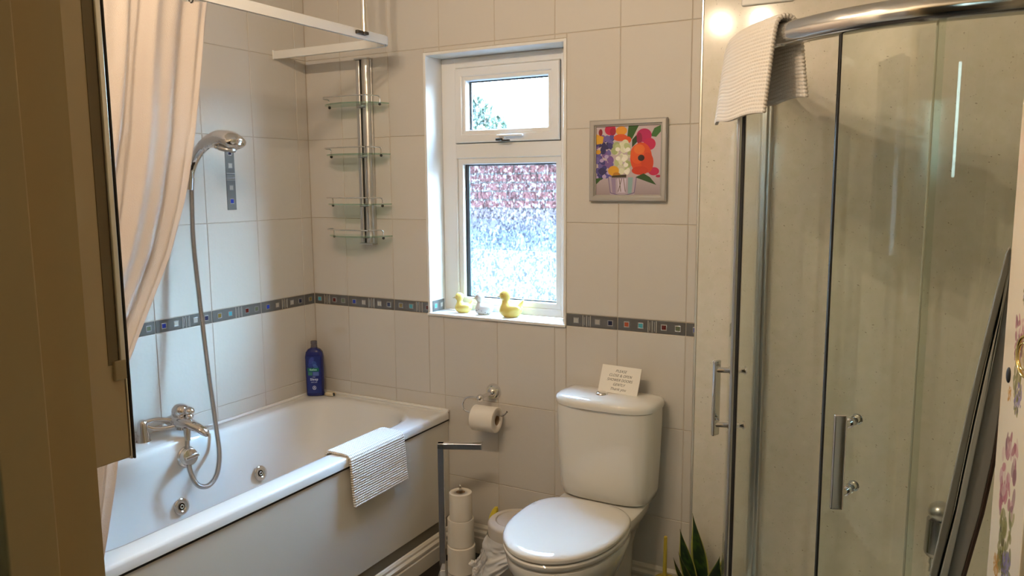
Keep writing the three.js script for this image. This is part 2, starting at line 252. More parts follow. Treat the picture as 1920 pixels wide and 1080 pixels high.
// ------------------------------------------------------------------ window
const win = new THREE.Group(); win.name = 'window_1'; scene.add(win); struct(win, 'white framed window with obscured glass over the bath end');
{
  const r = 0.006;
  mesh('window_reveal', [rbox(WX0, WX0 + 0.012, WY0, WY1, -0.19, 0.004, 0.003), rbox(WX1 - 0.012, WX1, WY0, WY1, -0.19, 0.004, 0.003), rbox(WX0 + 0.001, WX1 - 0.001, WY1 - 0.012, WY1 - 0.0005, -0.189, 0.0034, 0.003)], M.upvc, win);
  mesh('window_sill', rbox(WX0, WX1, WY0, 0.98, -0.11, 0.01, 0.004), M.upvc, win);
  const bs = share('border_tile', tileGeo(0.085, 0.045, 0.004), borderMat, win); bs.position.set(0.6325, 1.003, -0.055); bs.rotation.y = Math.PI / 2;
  for (const [f, c] of [[-0.022, 'cyan'], [0.02, 'silver']]) { const q = share('glass_square', gemFace, gem[c], bs); q.position.x = f; const s = share('square_rim', gemFrame, silver, bs); s.position.x = f; }
  const X0 = 0.63, X1 = 1.228, ZI = -0.105, ZO = -0.17;
  mesh('window_frame', [rbox(X0, 0.7, 0.98, 2.0, ZO, ZI, r), rbox(X1 - 0.062, X1, 0.98, 2.0, ZO, ZI, r), rbox(X0 + 0.02, X1 - 0.02, 1.957, 1.9995, ZO + 0.001, ZI - 0.0008, r), rbox(X0 + 0.02, X1 - 0.02, 0.9805, 1.012, ZO + 0.001, ZI - 0.0008, r), rbox(X0 + 0.02, X1 - 0.02, 1.602, 1.662, ZO + 0.001, ZI - 0.0008, r)], M.upvc, win);
  const bead = (x0, x1, y0, y1, w, z0, z1) => frameGeo(x0, x1, y0, y1, w, z0, z1, 0.006);
  mesh('glazing_bead', bead(0.699, 1.168, 1.01, 1.604, 0.026, -0.16, -0.112), M.upvc, win);
  const sash = mesh('sash', [frameGeo(0.7, 1.164, 1.664, 1.956, 0.034, -0.16, -0.094, 0.005), bead(0.73, 1.134, 1.694, 1.926, 0.02, -0.155, -0.1)], M.upvc, win);
  mesh('gasket', [frameGeo(0.6985, 1.1655, 1.6625, 1.9575, 0.004, -0.15, -0.108, 0), frameGeo(0.722, 1.146, 1.033, 1.582, 0.008, -0.146, -0.13, 0.001), frameGeo(0.748, 1.116, 1.712, 1.908, 0.006, -0.146, -0.13, 0.001)], M.black, win);
  mesh('spacer_bar', [box(0.724, 0.742, 1.036, 1.579, -0.1375, -0.131), box(0.75, 0.759, 1.714, 1.906, -0.1375, -0.131)], std(lin(0.06, 0.075, 0.1), 0.4), win);
  mesh('window_handle', [rbox(0.9, 0.935, 1.668, 1.69, -0.096, -0.08, 0.003), rbox(0.915, 1.02, 1.681, 1.69, -0.082, -0.07, 0.004)], M.upvc, win);
  mesh('handle_lock', [rbox(0.906, 0.93, 1.666, 1.676, -0.082, -0.062, 0.003), rbox(0.93, 0.965, 1.664, 1.67, -0.076, -0.066, 0.002)], M.black, win);
  const speck = tex(512, (u, v) => { const a = n1(u * 70, v * 60, 70), b = n2(u * 140, v * 90, 140), c = n3(u * 30, v * 24, 30); const k = a * 0.5 + b * 0.35 + c * 0.15; return [0, clamp(0.03 + sstep(k, 0.52, 0.7) * 0.14, 0, 1), 0]; }, 0.5);
  const relief = tex(512, (u, v) => n1(u * 70, v * 60, 70) * 0.6 + n2(u * 140, v * 90, 140) * 0.4, 0.5);
  const clarity = tex(512, (u, v) => { const a = n2(u * 120, v * 70, 120), b = n1(u * 60, v * 22, 60), c = n3(u * 200, v * 110, 200); const k = a * 0.45 + b * 0.25 + c * 0.3; return 0.8 + 0.2 * sstep(k, 0.3, 0.58); }, 0.5, true);
  const pane = phys(lin(0.97, 0.99, 1), 1, { transmission: 1, thickness: 0, ior: 1.5, map: clarity, roughnessMap: speck, bumpMap: relief, bumpScale: 0.003 });
  for (const q of [[0.725, 1.143, 1.036, 1.579], [0.75, 1.114, 1.714, 1.906]]) { const g = box(...q, -0.142, -0.138), p = g.attributes.position, uv = g.attributes.uv; for (let i = 0; i < p.count; i++) uv.setXY(i, p.getX(i), p.getY(i)); mesh('pane', g, pane, win); }
}
// outside: brick building, forecourt, low wall and a shrub, seen through the obscured panes
const brickTex = tex(256, (u, v) => { const r = Math.floor(v * 16), x = u * 8 + (r % 2) * 0.5, fx = x - Math.floor(x), fy = v * 16 - r; const m = fx < 0.045 || fy < 0.13, k = n1(Math.floor(x) * 3.7, r * 5.1, 64); return m ? [0.25, 0.2, 0.18] : [0.31 + 0.07 * k, 0.155 + 0.05 * k, 0.145 + 0.04 * k]; }, 1.2, true);
{
  const HX0 = -7, HX1 = 8, HY = 6.2, z0 = -0.215, z1 = -0.1905;
  struct(mesh('wall_exterior', [box(HX0, WX0 - 0.01, -0.6, HY, z0, z1), box(WX1 + 0.01, HX1, -0.6, HY, z0, z1), box(WX0 - 0.01, WX1 + 0.01, -0.6, WY0 - 0.01, z0, z1), box(WX0 - 0.01, WX1 + 0.01, WY1 + 0.01, HY, z0, z1)], std(0xffffff, 0.9, { map: brickTex })), 'brick outside of the house round the window');
  const t = thing('outbuilding', 'low brick outbuilding seen blurred through the obscured window panes', 'building', [0, 0, -3.4]);
  mesh('brick_wall', box(-7, 7, 1.28, 1.9, -1.2, 0), std(0xffffff, 0.9, { map: brickTex }), t);
  [[1.19, 1.28, 0.085, 0.06, 0.065], [1.1, 1.19, 0.08, 0.072, 0.088], [1.0, 1.1, 0.075, 0.085, 0.11], [0.92, 1.0, 0.105, 0.12, 0.14]].forEach(([a, b, ...c]) => mesh('painted_band', box(-7, 7, a, b, -1.2, 0.01), std(lin(...c), 0.8), t));
  mesh('white_plinth', box(-7, 7, -0.5, 0.92, -1.2, 0.02), std(lin(0.2, 0.21, 0.22), 0.8), t);
  mesh('roof_edge', rbox(-7.1, 7.1, 1.9, 1.95, -1.3, 0.08, 0.015), std(lin(0.2, 0.2, 0.2), 0.7), t);
  struct(mesh('ground', box(-20, 20, -0.6, -0.4, -40, -0.215), std(lin(0.12, 0.12, 0.12), 0.9)), 'paved yard outside the window');
  const tr = thing('garden_tree', 'leafy green tree outside, seen blurred in the upper window pane', 'tree', [-4.15, -0.4, -8]);
  mesh('trunk', [cyl([0, 0, 0], [0, 2.2, 0], 0.09, 0.05), cyl([0, 1.8, 0], [0.35, 2.9, 0.1], 0.05, 0.015), cyl([0, 1.9, 0], [-0.3, 2.9, -0.1], 0.05, 0.015)], std(lin(0.12, 0.08, 0.05), 0.9), tr);
  const r = rng(91), L = [], leaf = new THREE.PlaneGeometry(0.07, 0.13, 1, 2);
  for (let i = 0; i < 1500; i++) { const a = r() * 6.28, k = Math.sqrt(r()), y = 1.5 + r() * 1.75, w = 0.75 * Math.sin(clamp((y - 1.3) / 2.0, 0, 1) * Math.PI) ** 0.7; L.push(leaf.clone().rotateX(r() * 3).rotateY(r() * 6).rotateZ(r() * 3).translate(Math.cos(a) * w * k, y, Math.sin(a) * w * k)); }
  mesh('foliage', L, phys(lin(0.035, 0.055, 0.03), 0.7, { side: THREE.DoubleSide, transmission: 0.3, thickness: 0 }), tr).userData.kind = 'stuff';
}

// ------------------------------------------------------------------ ceiling spotlight bar
{
  const t = thing('spotlight_bar', 'white ceiling bar with three round warm spotlights', 'light', [1.35, H, 1.69]);
  mesh('ceiling_plate', rbox(-0.3, 0.3, -0.022, 0, -0.04, 0.04, 0.008), M.whitePlastic, t);
  for (const x of [-0.21, 0, 0.21]) {
    const s = mesh('spot_head', [cyl([x, -0.02, 0], [x, -0.034, 0], 0.008), lathe([[0, 0.0], [0.02, 0], [0.035, -0.012], [0.038, -0.05], [0.036, -0.05], [0.033, -0.046], [0, -0.042]].reverse(), 32).translate(x, -0.03, 0)], M.chrome, t);
    mesh('bulb', new THREE.SphereGeometry(0.031, 24, 10, 0, 6.2832, 1.5708, 1.5708).scale(1, 0.7, 1).translate(x, -0.0775, 0), std(0xffffff, 0.5, { emissive: 0xffcf8a, emissiveIntensity: 5 }), s);
    const l = new THREE.PointLight(LAMP_COLOR, LAMP_CD, 0, 2);
    l.name = 'spot_light'; l.position.set(1.35 + x, H - 0.087, 1.69); l.castShadow = true; l.shadow.radius = 0.4;
    scene.add(l);
  }
}

// ------------------------------------------------------------------ bath
const RIM = 0.577, RX = 0.716, LZ = 1.7;
{
  const bath = thing('bath', 'white acrylic whirlpool bath along the tiled wall', 'bathtub');
  const bump = (z) => sstep(z, 0.58, 0.78) * (1 - sstep(z, 1.02, 1.2));
  const N = 12, outer = rrect(N, 0.002, RX, 0.002, LZ, 0.012), opening = (g, gz0, gz1, r) => rrect(N, 0.082 + g, 0.634 - g * 0.9, 0.07 + gz0, 1.6 - gz1, r);
  const shape = (loop, y, inn = 0) => loop.map(([x, z]) => { const left = clamp((0.36 - x) / 0.2, 0, 1), b = bump(z) * left; return [x + 0.07 * b * inn, y + 0.046 * b * (y > 0.5 ? 1 : sstep(y, 0.3, 0.5)), z]; });
  const rings = [];
  const inset = (d) => rrect(N, 0.001 + d, RX - d, 0.001 + d, LZ - d, 0.012);
  rings.push(shape(outer, 0.545), shape(outer, RIM - 0.01), shape(inset(0.003), RIM - 0.003), shape(inset(0.01), RIM));
  const R = [0.2, 0.2, 0.2, 0.16];
  rings.push(shape(opening(-0.012, -0.012, -0.012, R), RIM, 1), shape(opening(0, 0, 0, R), RIM - 0.002, 1), shape(opening(0.008, 0.008, 0.008, R), RIM - 0.01, 1), shape(opening(0.013, 0.016, 0.012, R), RIM - 0.025, 1));
  for (const [y, g, z0, z1] of [[0.5, 0.026, 0.06, 0.03], [0.42, 0.045, 0.12, 0.05], [0.34, 0.062, 0.19, 0.08], [0.26, 0.078, 0.27, 0.1], [0.2, 0.098, 0.34, 0.13], [0.17, 0.13, 0.4, 0.17], [0.16, 0.19, 0.48, 0.25]]) rings.push(shape(opening(g, z0, z1, [0.16, 0.16, 0.16, 0.14]), y, sstep(y, 0.4, 0.54)));
  mesh('tub', loft(rings.map((r) => r), [false, true], 0.9), M.acrylic, bath).material.side = THREE.DoubleSide;
  mesh('bath_panel', rbox(0.69, 0.708, 0.128, 0.54, 0.001, LZ, 0.004), M.panel, bath);
  mesh('shadow_gap', box(0.69, 0.7105, 0.5355, 0.549, 0.003, LZ), M.black, bath);
  mesh('plinth', box(0.66, 0.7, 0.0, 0.13, 0.003, LZ), std(lin(0.3, 0.28, 0.23), 0.5), bath);
  mesh('sealant', [rbox(0.001, 0.013, RIM - 0.004, RIM + 0.008, 0.001, 0.62, 0.004), rbox(0.001, RX, RIM - 0.004, RIM + 0.008, 0.001, 0.013, 0.004)], M.upvc, bath);
  for (const z of [0.5, 0.866]) {
    const d = [1, 0.2, 0], at = [0.146, 0.376, z], j = mesh('whirlpool_jet', aim(lathe([[0.024, -0.004], [0.03, 0.002], [0.029, 0.007], [0.02, 0.009], [0.015, 0.004], [0.013, 0.004]], 32), d, at), M.chrome, bath);
    mesh('jet_nozzle', [aim(new THREE.CylinderGeometry(0.014, 0.014, 0.002, 24), d, [0.148, 0.376, z])], M.black, j);
    mesh('nozzle_eye', aim(new THREE.TorusGeometry(0.006, 0.0022, 8, 20).rotateX(Math.PI / 2), d, [0.1515, 0.377, z]), M.chrome, j);
  }
  const k = mesh('overflow_knob', aim(lathe([[0, -0.01], [0.036, -0.01], [0.038, 0.004], [0.034, 0.008], [0.03, 0.01], [0.03, 0.024], [0.027, 0.029], [0, 0.03]], 32), [1, 0.16, 0.05], [0.167, 0.558, 0.848]), M.chrome, bath);
  mesh('grip_bar', rbox(-0.006, 0.006, 0.026, 0.04, -0.027, 0.027, 0.004).applyQuaternion(new THREE.Quaternion().setFromUnitVectors(V(0, 1, 0), V(1, 0.16, 0.05).normalize())).translate(0.167, 0.558, 0.848), M.chrome, k);
}
// bath mixer tap, hose and hand shower
{
  const t = thing('bath_mixer_tap', 'chrome bath mixer tap with round lever on the bath rim', 'tap');
  const Y = 0.618;
  for (const z of [0.935, 0.77]) mesh('pillar', [lathe([[0, 0], [0.026, 0], [0.026, 0.004], [0.023, 0.008], [0.0165, 0.06], [0.015, 0.072], [0.009, 0.08], [0, 0.081]], 32).translate(0.062, Y, z)], M.chrome, t);
  const arm = (z0, z1, s) => [tube([[0.062, Y + 0.07, z0], [0.075, Y + 0.073, lerp(z0, z1, 0.4)], [0.092, Y + 0.067, lerp(z0, z1, 0.8)], [0.1, Y + 0.06, z1]], 0.0085), tube([[0.06, Y + 0.066, z0], [0.082, Y + 0.046, lerp(z0, z1, 0.3)], [0.1, Y + 0.04, lerp(z0, z1, 0.75)], [0.112, Y + 0.042, z1]], 0.0075)];
  const ell = (c, rx, ry, n = 20) => Array.from({ length: n }, (_, i) => { const a = (-i / n) * 6.2832; return [c[0], c[1] + ry * Math.sin(a), c[2] + rx * Math.cos(a)]; });
  const spout = loft([ell([0.055, Y + 0.052, 0.832], 0.02, 0.012), ell([0.085, Y + 0.056, 0.828], 0.032, 0.021), ell([0.125, Y + 0.054, 0.822], 0.03, 0.02), ell([0.165, Y + 0.046, 0.816], 0.023, 0.017), ell([0.2, Y + 0.034, 0.81], 0.018, 0.0145), ell([0.224, Y + 0.022, 0.806], 0.015, 0.012), ell([0.228, Y + 0.016, 0.805], 0.01, 0.008)], [true, true], 1.2);
  mesh('body', [...arm(0.935, 0.845), ...arm(0.77, 0.82), spout], M.chrome, t);
  const kn = mesh('lever_knob', [sph(0.105, Y + 0.087, 0.812, 0.03, 1, 0.9, 1), cyl([0.102, Y + 0.05, 0.815], [0.105, Y + 0.075, 0.812], 0.026, 0.026)], M.chrome, t);
  mesh('lever', [sph(0.137, Y + 0.088, 0.802, 0.018, 1.1, 0.9, 1.1), sph(0.144, Y + 0.07, 0.808, 0.013), sph(0.13, Y + 0.066, 0.792, 0.012)], M.chrome, kn);
  const h = thing('shower_hose', 'ribbed chrome shower hose looping from the bath tap', 'hose');
  const path = [[0.056, 1.5, 0.668], [0.066, 1.306, 0.682], [0.085, 1.092, 0.686], [0.12, 0.818, 0.694], [0.16, 0.646, 0.71], [0.2, 0.518, 0.735], [0.217, 0.462, 0.772], [0.22, 0.446, 0.812], [0.214, 0.462, 0.845], [0.198, 0.51, 0.858], [0.176, 0.58, 0.848], [0.163, 0.628, 0.835]];
  const curve = new THREE.CatmullRomCurve3(path.map((p) => V(...p)), false, 'centripetal'), ribs = new THREE.TubeGeometry(curve, 1500, 0.0088, 10, false), pa = ribs.attributes.position, fr = curve.getSpacedPoints(1500);
  for (let i = 0; i <= 1500; i++) for (let j = 0; j <= 10; j++) { const q = i * 11 + j, c = curve.getPointAt(i / 1500), k = i % 4 < 2 ? 1.05 : 0.88; pa.setXYZ(q, c.x + (pa.getX(q) - c.x) * k, c.y + (pa.getY(q) - c.y) * k, c.z + (pa.getZ(q) - c.z) * k); }
  ribs.computeVertexNormals();
  mesh('hose_tube', ribs, std(lin(0.55, 0.55, 0.56), 0.2, { metalness: 1 }), h);
  mesh('hose_nut', cyl([0.166, 0.612, 0.838], [0.158, 0.655, 0.83], 0.0105, 0.013), M.chrome, h);
  const s = thing('hand_shower', 'curved chrome hand shower in a wall bracket above the bath', 'shower');
  const P = [[0.052, 1.5, 0.672], [0.057, 1.555, 0.669], [0.088, 1.612, 0.664], [0.135, 1.652, 0.656], [0.19, 1.669, 0.648], [0.24, 1.66, 0.641], [0.266, 1.645, 0.637], [0.274, 1.638, 0.636]], rr = [0.0125, 0.0155, 0.019, 0.0215, 0.026, 0.03, 0.024, 0.006], cv = new THREE.CatmullRomCurve3(P.map((p) => V(...p))), side = V(0, 0, 1);
  const rings = [];
  for (let i = 0; i <= 36; i++) { const u = i / 36, c = cv.getPoint(u), tn = cv.getTangent(u), b = side.clone(), nrm = new THREE.Vector3().crossVectors(tn, b).normalize(), k = u * 7, r = lerp(rr[Math.floor(k)] ?? 0.006, rr[Math.min(7, Math.floor(k) + 1)], k - Math.floor(k)), wide = 1 + 0.7 * sstep(u, 0.55, 0.85); rings.push(Array.from({ length: 24 }, (_, j) => { const a = (-j / 24) * 6.2832; const v = c.clone().addScaledVector(nrm, r * Math.cos(a)).addScaledVector(b, r * wide * Math.sin(a)); return v.toArray(); })); }
  mesh('handle', loft(rings, [true, true], 1.2), M.chrome, s);
  mesh('spray_face', aim(lathe([[0, -0.012], [0.03, -0.012], [0.034, -0.004], [0.028, 0.006], [0, 0.008]], 32), [0.25, 1, 0], [0.224, 1.634, 0.644]), M.satin, s);
  mesh('spray_button', sph(0.178, 1.636, 0.651, 0.008), M.chrome, s);
  mesh('wall_bracket', [cyl([0.0, 1.508, 0.672], [0.012, 1.508, 0.672], 0.024), cyl([0.01, 1.508, 0.672], [0.045, 1.506, 0.672], 0.012), cyl([0.049, 1.488, 0.673], [0.055, 1.53, 0.672], 0.0165, 0.0165)], M.chrome, s);
}

// ------------------------------------------------------------------ shower curtain and its rail
{
  const y0 = 2.014, y1 = 2.046, X = 0.6, Z = 0.178, r = 0.05, path = new THREE.CurvePath();
  path.add(new THREE.LineCurve3(V(0.0, 0, Z), V(X - r, 0, Z))); path.add(new THREE.QuadraticBezierCurve3(V(X - r, 0, Z), V(X, 0, Z), V(X, 0, Z + r))); path.add(new THREE.LineCurve3(V(X, 0, Z + r), V(X, 0, ZF)));
  const t = thing('curtain_rail', 'white L-shaped shower curtain rail over the bath', 'rail');
  const pts = [...Array.from({ length: 12 }, (_, i) => V(lerp(0, X - r, i / 12), 0, Z)), ...Array.from({ length: 17 }, (_, i) => { const a = (i / 16) * Math.PI / 2; return V(X - r + r * Math.sin(a), 0, Z + r - r * Math.cos(a)); }), ...Array.from({ length: 20 }, (_, i) => V(X, 0, lerp(Z + r, ZF, (i + 1) / 20)))];
  const sect = [[-0.007, y0], [-0.003, y0], [-0.003, y0 + 0.006], [0.003, y0 + 0.006], [0.003, y0], [0.007, y0], [0.008, y0 + 0.006], [0.008, y1 - 0.002], [0.006, y1], [-0.006, y1], [-0.008, y1 - 0.002], [-0.008, y0 + 0.006]];
  mesh('track', loft(pts.map((p, i) => { const d = (pts[i + 1] ?? p).clone().sub(pts[i - 1] ?? p).normalize(), n = V(d.z, 0, -d.x); return sect.map(([o, y]) => [p.x + n.x * o, y, p.z + n.z * o]); }), [true, true], 0.6), M.whitePlastic, t);
  mesh('wall_fixing', rbox(0, 0.006, y0 - 0.002, y1 + 0.003, Z - 0.013, Z + 0.013, 0.002), M.whitePlastic, t);
  mesh('ceiling_post', cyl([X + 0.016, y0 + 0.022, 0.352], [X + 0.016, H, 0.352], 0.0115), std(lin(0.75, 0.72, 0.66), 0.2, { metalness: 0.9 }), t);
  mesh('post_clamp', [rbox(X + 0.007, X + 0.02, y0 + 0.012, y0 + 0.024, 0.342, 0.392, 0.002), rbox(X + 0.004, X + 0.027, y0 + 0.012, y0 + 0.022, 0.34, 0.364, 0.002)], std(lin(0.08, 0.07, 0.06), 0.35, { metalness: 0.8 }), t);
  const c = thing('shower_curtain', 'white translucent shower curtain gathered at the left edge', 'curtain');
  const mat = phys(lin(0.66, 0.58, 0.53), 0.75, { transmission: 0.34, thickness: 0, side: THREE.DoubleSide, bumpMap: tex(128, (u, v) => n2(u * 60, v * 60, 60), 0.08), bumpScale: 0.0006 });
  const EDGE = [[2.01, 0.999], [1.917, 1.019], [1.797, 1.044], [1.647, 1.075], [1.469, 1.123], [1.323, 1.172], [1.253, 1.21], [1.179, 1.258], [1.109, 1.309], [1.037, 1.363], [0.9, 1.41], [0.793, 1.451], [0.713, 1.485], [0.611, 1.527], [0.4, 1.58], [0.2, 1.62]];
  const edge = (y) => { let i = 1; while (i < EDGE.length - 1 && EDGE[i][0] > y) i++; const [a, b] = [EDGE[i - 1], EDGE[i]]; return lerp(a[1], b[1], clamp((y - a[0]) / (b[0] - a[0]), 0, 1)); }; // the free edge drifts towards the near end as it falls
  const cg = grid(300, 70, (u, v) => {
    const y = lerp(2.008, 0.2, v), z0 = edge(y) + 0.012, z1 = 2.2, z = lerp(z0, z1, u ** 1.1), ph = u * 46 + 2.2 * n1(u * 6 + v * 1.2, v * 2.5, 64), amp = lerp(0.016, 0.026, v) * (0.55 + 0.45 * n2(u * 9, v * 3, 64)) * sstep(u, -0.05, 0.06);
    return [0.6 + 0.15 * (1 - sstep(y, 0.55, 1.3)) + amp * Math.sin(ph) + 0.0065 * Math.sin(u * 118 + v * 4 + 3 * n2(u * 7, v * 4, 64)) * sstep(u, 0, 0.03) + 0.012 * sstep(Math.sin(u * 26 + v * 7), 0.5, 1) * (1 - v) + 0.012 * (n3(u * 5, v * 7, 64) - 0.5), y + 0.006 * Math.cos(ph * 0.5) * (v < 0.02 ? 1 : 0), z + 0.012 * Math.cos(ph * 0.7)];
  }, false, [1.6, 1.9]);
  mesh('curtain_cloth', cg, mat, c);
  for (let i = 0; i < 9; i++) mesh('curtain_hook', new THREE.TorusGeometry(0.008, 0.0016, 8, 16).translate(0.602, 2.009, 1.075 + i * 0.125), M.dark, c);
}

// ------------------------------------------------------------------ glass shelf tower
{
  const t = thing('shelf_tower', 'chrome wall pole with four glass shelves above the bath', 'shelf', [0.332, 0, 0]);
  mesh('pole', [rbox(-0.034, 0.034, 1.256, 2.008, 0, 0.012, 0.003), rbox(-0.034, -0.013, 1.256, 2.008, 0.008, 0.03, 0.006), cyl([0.012, 1.256, 0.014], [0.012, 2.008, 0.014], 0.0205)], M.satin, t);
  mesh('groove', rbox(-0.0125, -0.0075, 1.256, 2.008, 0.01, 0.0245, 0.001), M.dark, t);
  for (const y of [1.251, 2.006]) mesh('end_cap', rbox(-0.035, 0.035, y, y + 0.007, 0, 0.036, 0.002), M.satin, t);
  for (const y of [1.822, 1.62, 1.418, 1.287]) {
    const D = new THREE.Shape(); D.moveTo(-0.16, 0.022); D.quadraticCurveTo(-0.155, 0.13, 0, 0.142); D.quadraticCurveTo(0.14, 0.13, 0.145, 0.022); D.lineTo(-0.16, 0.022);
    const s = mesh('glass_shelf', extrude(D, 0.006, 0.001).rotateX(Math.PI / 2).translate(-0.015, y + 0.006, 0.0), M.shelfGlass, t);
    const q = [[-0.155, y + 0.004, 0.055], [-0.155, y + 0.03, 0.055], [-0.162, y + 0.03, 0.09], [-0.12, y + 0.03, 0.128], [-0.015, y + 0.03, 0.14], [0.09, y + 0.03, 0.128], [0.12, y + 0.03, 0.07], [0.12, y + 0.004, 0.07]];
    mesh('guard_rail', [polyTube([q[0], q[1], q[2], q[3]], 0.0026, 0.012), tube([q[3], [-0.06, y + 0.03, 0.139], q[4], [0.03, y + 0.03, 0.139], q[5]], 0.0026), polyTube([q[5], q[6], q[7]], 0.0026, 0.012)], M.chrome, s);
    for (const [x, z] of [[-0.155, 0.055], [0.12, 0.07]]) mesh('rail_nut', sph(x, y - 0.003, z, 0.0058), M.dark, s);
    mesh('shelf_clamp', lathe([[0, -0.008], [0.022, -0.006], [0.026, 0], [0.02, 0.004], [0, 0.005]], 24).scale(1, 1, 0.7).translate(-0.005, y - 0.002, 0.03), M.satin, s);
  }
}

// ------------------------------------------------------------------ towelling mats (bobble weave)
function bobbleSheet(raw, width, place, pitch = 0.0085, amp = 0.0034, thick = 0.005) { // raw: outline [a, y] that the sheet hangs along; place(a, y, w, v) -> xyz
  const path = new THREE.CatmullRomCurve3(raw.map(([a, y]) => V(a, y, 0)), false, 'centripetal'); path.arcLengthDivisions = 600;
  const len = path.getLength(), at = (v) => { const p = path.getPointAt(clamp(v, 0, 1)), a = path.getPointAt(clamp(v - 0.012, 0, 1)), b = path.getPointAt(clamp(v + 0.012, 0, 1)), d = b.sub(a).normalize(); return [p.x, p.y, -d.y, d.x]; };
  const nv = Math.round((len / pitch) * 6), nu = Math.round((width / pitch) * 6), line = Array.from({ length: nv + 1 }, (_, i) => at(i / nv));
  const knob = (u, v) => Math.abs(Math.sin((v * len * Math.PI) / pitch)) ** 0.7 * (0.4 + 0.6 * Math.abs(Math.sin((u * width * Math.PI) / pitch)) ** 0.8);
  const skin = (side) => (u, v) => { const [a, y, na, ny] = line[Math.round(v * nv)], o = (thick / 2 + amp * (0.12 + 0.88 * knob(u, v))) * side; return place(a + na * o, y + ny * o, u * width, v); };
  const rim = (u) => grid(4, nv, (k, v) => { const [a, y, na, ny] = line[Math.round(v * nv)], e = amp * 1.1 * Math.abs(Math.sin((v * len * Math.PI) / pitch)) * Math.sin(k * Math.PI), o = (k - 0.5) * (thick + amp * 2 * (0.12 + 0.88 * knob(u, v))); return place(a + na * o, y + ny * o, u * width + (u ? e : -e), v); }, u === 0);
  const end = (v) => grid(nu, 4, (u, k) => { const [a, y, na, ny] = line[Math.round(v * nv)], o = (k - 0.5) * (thick + amp * 2 * (0.12 + 0.88 * knob(u, v))); return place(a + na * o, y + ny * o, u * width, v); }, v === 1);
  return [grid(nu, nv, skin(1), true), grid(nu, nv, skin(-1), false), rim(0), rim(1), end(0), end(1)];
}
const towelMat = std(lin(0.74, 0.7, 0.65), 0.95, { side: THREE.DoubleSide });
{
  const arc = Array.from({ length: 8 }, (_, i) => { const a = rad(180 - 90 - i * 12.85); return [0.716 - 0.018 + 0.026 * Math.cos(a), RIM - 0.016 + 0.022 * Math.sin(a)]; });
  const path = [[0.606, 0.46], [0.612, 0.545], [0.618, RIM + 0.001], [0.634, RIM + 0.006], [0.66, RIM + 0.006], ...arc, [0.727, 0.52], [0.73, 0.46], [0.736, 0.402]];
  const m = mesh('bath_mat', bobbleSheet(path, 0.3, (a, y, w, v) => [a, y, 0.33 + w + (v > 0.5 ? -0.006 * (v - 0.5) : 0)]), towelMat);
  tag(m, 'white bobbly cotton mat draped over the bath edge', 'mat');
}

// ------------------------------------------------------------------ toilet
const TX = 1.448;
{
  const t = thing('toilet', 'white close-coupled toilet with closed lid between bin and shower', 'toilet', [TX, 0, 0]);
  const cist = []; for (const [y, w, zf, e] of [[0.385, 0.12, 0.13, 3], [0.388, 0.15, 0.16, 3.2], [0.4, 0.168, 0.178, 3.4], [0.43, 0.175, 0.186, 3.6], [0.55, 0.182, 0.193, 3.8], [0.66, 0.186, 0.197, 3.8], [0.728, 0.187, 0.197, 3.8]]) cist.push(ringXZ(64, y, 0.002, 0.09, w * 0.965, zf - 0.09, 0.076, e, 8));
  mesh('cistern', loft(cist, [true, true], 0.9), M.ceramic, t);
  const lid = []; for (const [y, d] of [[0.726, -0.004], [0.73, 0.004], [0.742, 0.006], [0.754, 0.003], [0.762, -0.008], [0.767, -0.03], [0.769, -0.07]]) lid.push(ringXZ(64, y, 0.002, 0.09, 0.181 + d, 0.112 + d, 0.08 + Math.min(d, 0), 3.2, 7));
  const cl = mesh('cistern_lid', loft(lid, [true, true], 0.8), M.ceramic, t);
  mesh('flush_button', [lathe([[0, 0.006], [0.014, 0.006], [0.02, 0.003], [0.021, -0.004]].reverse(), 32).translate(-0.012, 0.771, 0.125)], M.chrome, cl);
  const bowl = []; for (const [y, w, f, b, cz] of [[0, 0.1, 0.17, 0.16, 0.37], [0.03, 0.098, 0.165, 0.16, 0.37], [0.12, 0.1, 0.165, 0.17, 0.38], [0.2, 0.118, 0.19, 0.19, 0.4], [0.27, 0.15, 0.225, 0.21, 0.41], [0.33, 0.172, 0.245, 0.22, 0.415], [0.355, 0.178, 0.25, 0.225, 0.415], [0.366, 0.176, 0.248, 0.223, 0.415], [0.37, 0.16, 0.23, 0.21, 0.415]]) bowl.push(ringXZ(64, y, 0, cz, w, f + 0.02, b, 2.1, 2.6));
  const shelf = []; for (const [y, w] of [[0, 0.085], [0.1, 0.083], [0.22, 0.09], [0.3, 0.115], [0.36, 0.15], [0.384, 0.152], [0.389, 0.146]]) shelf.push(ringXZ(40, y, 0, 0.17, w, 0.13, 0.15, 5, 6));
  mesh('pan', [loft(bowl, [true, true], 0.8), loft(shelf, [true, true], 0.8)], M.ceramic, t);
  const seatRing = (y, d) => ringXZ(72, y, -0.004, 0.42, 0.184 + d, 0.268 + d, 0.2 + d, 2.05, 2.9);
  mesh('seat', loft([seatRing(0.372, -0.03), seatRing(0.373, -0.004), seatRing(0.378, 0), seatRing(0.388, 0), seatRing(0.392, -0.004), seatRing(0.3925, -0.03)], [true, true], 0.7), M.whitePlastic, t).material = M.ceramic;
  const sl = mesh('seat_lid', loft([seatRing(0.396, -0.02), seatRing(0.3965, -0.003), seatRing(0.401, 0.001), seatRing(0.409, 0.001), seatRing(0.415, -0.004), seatRing(0.4185, -0.013), seatRing(0.4205, -0.03), seatRing(0.422, -0.07), seatRing(0.423, -0.13)], [true, true], 1.0), M.ceramic, t);
}
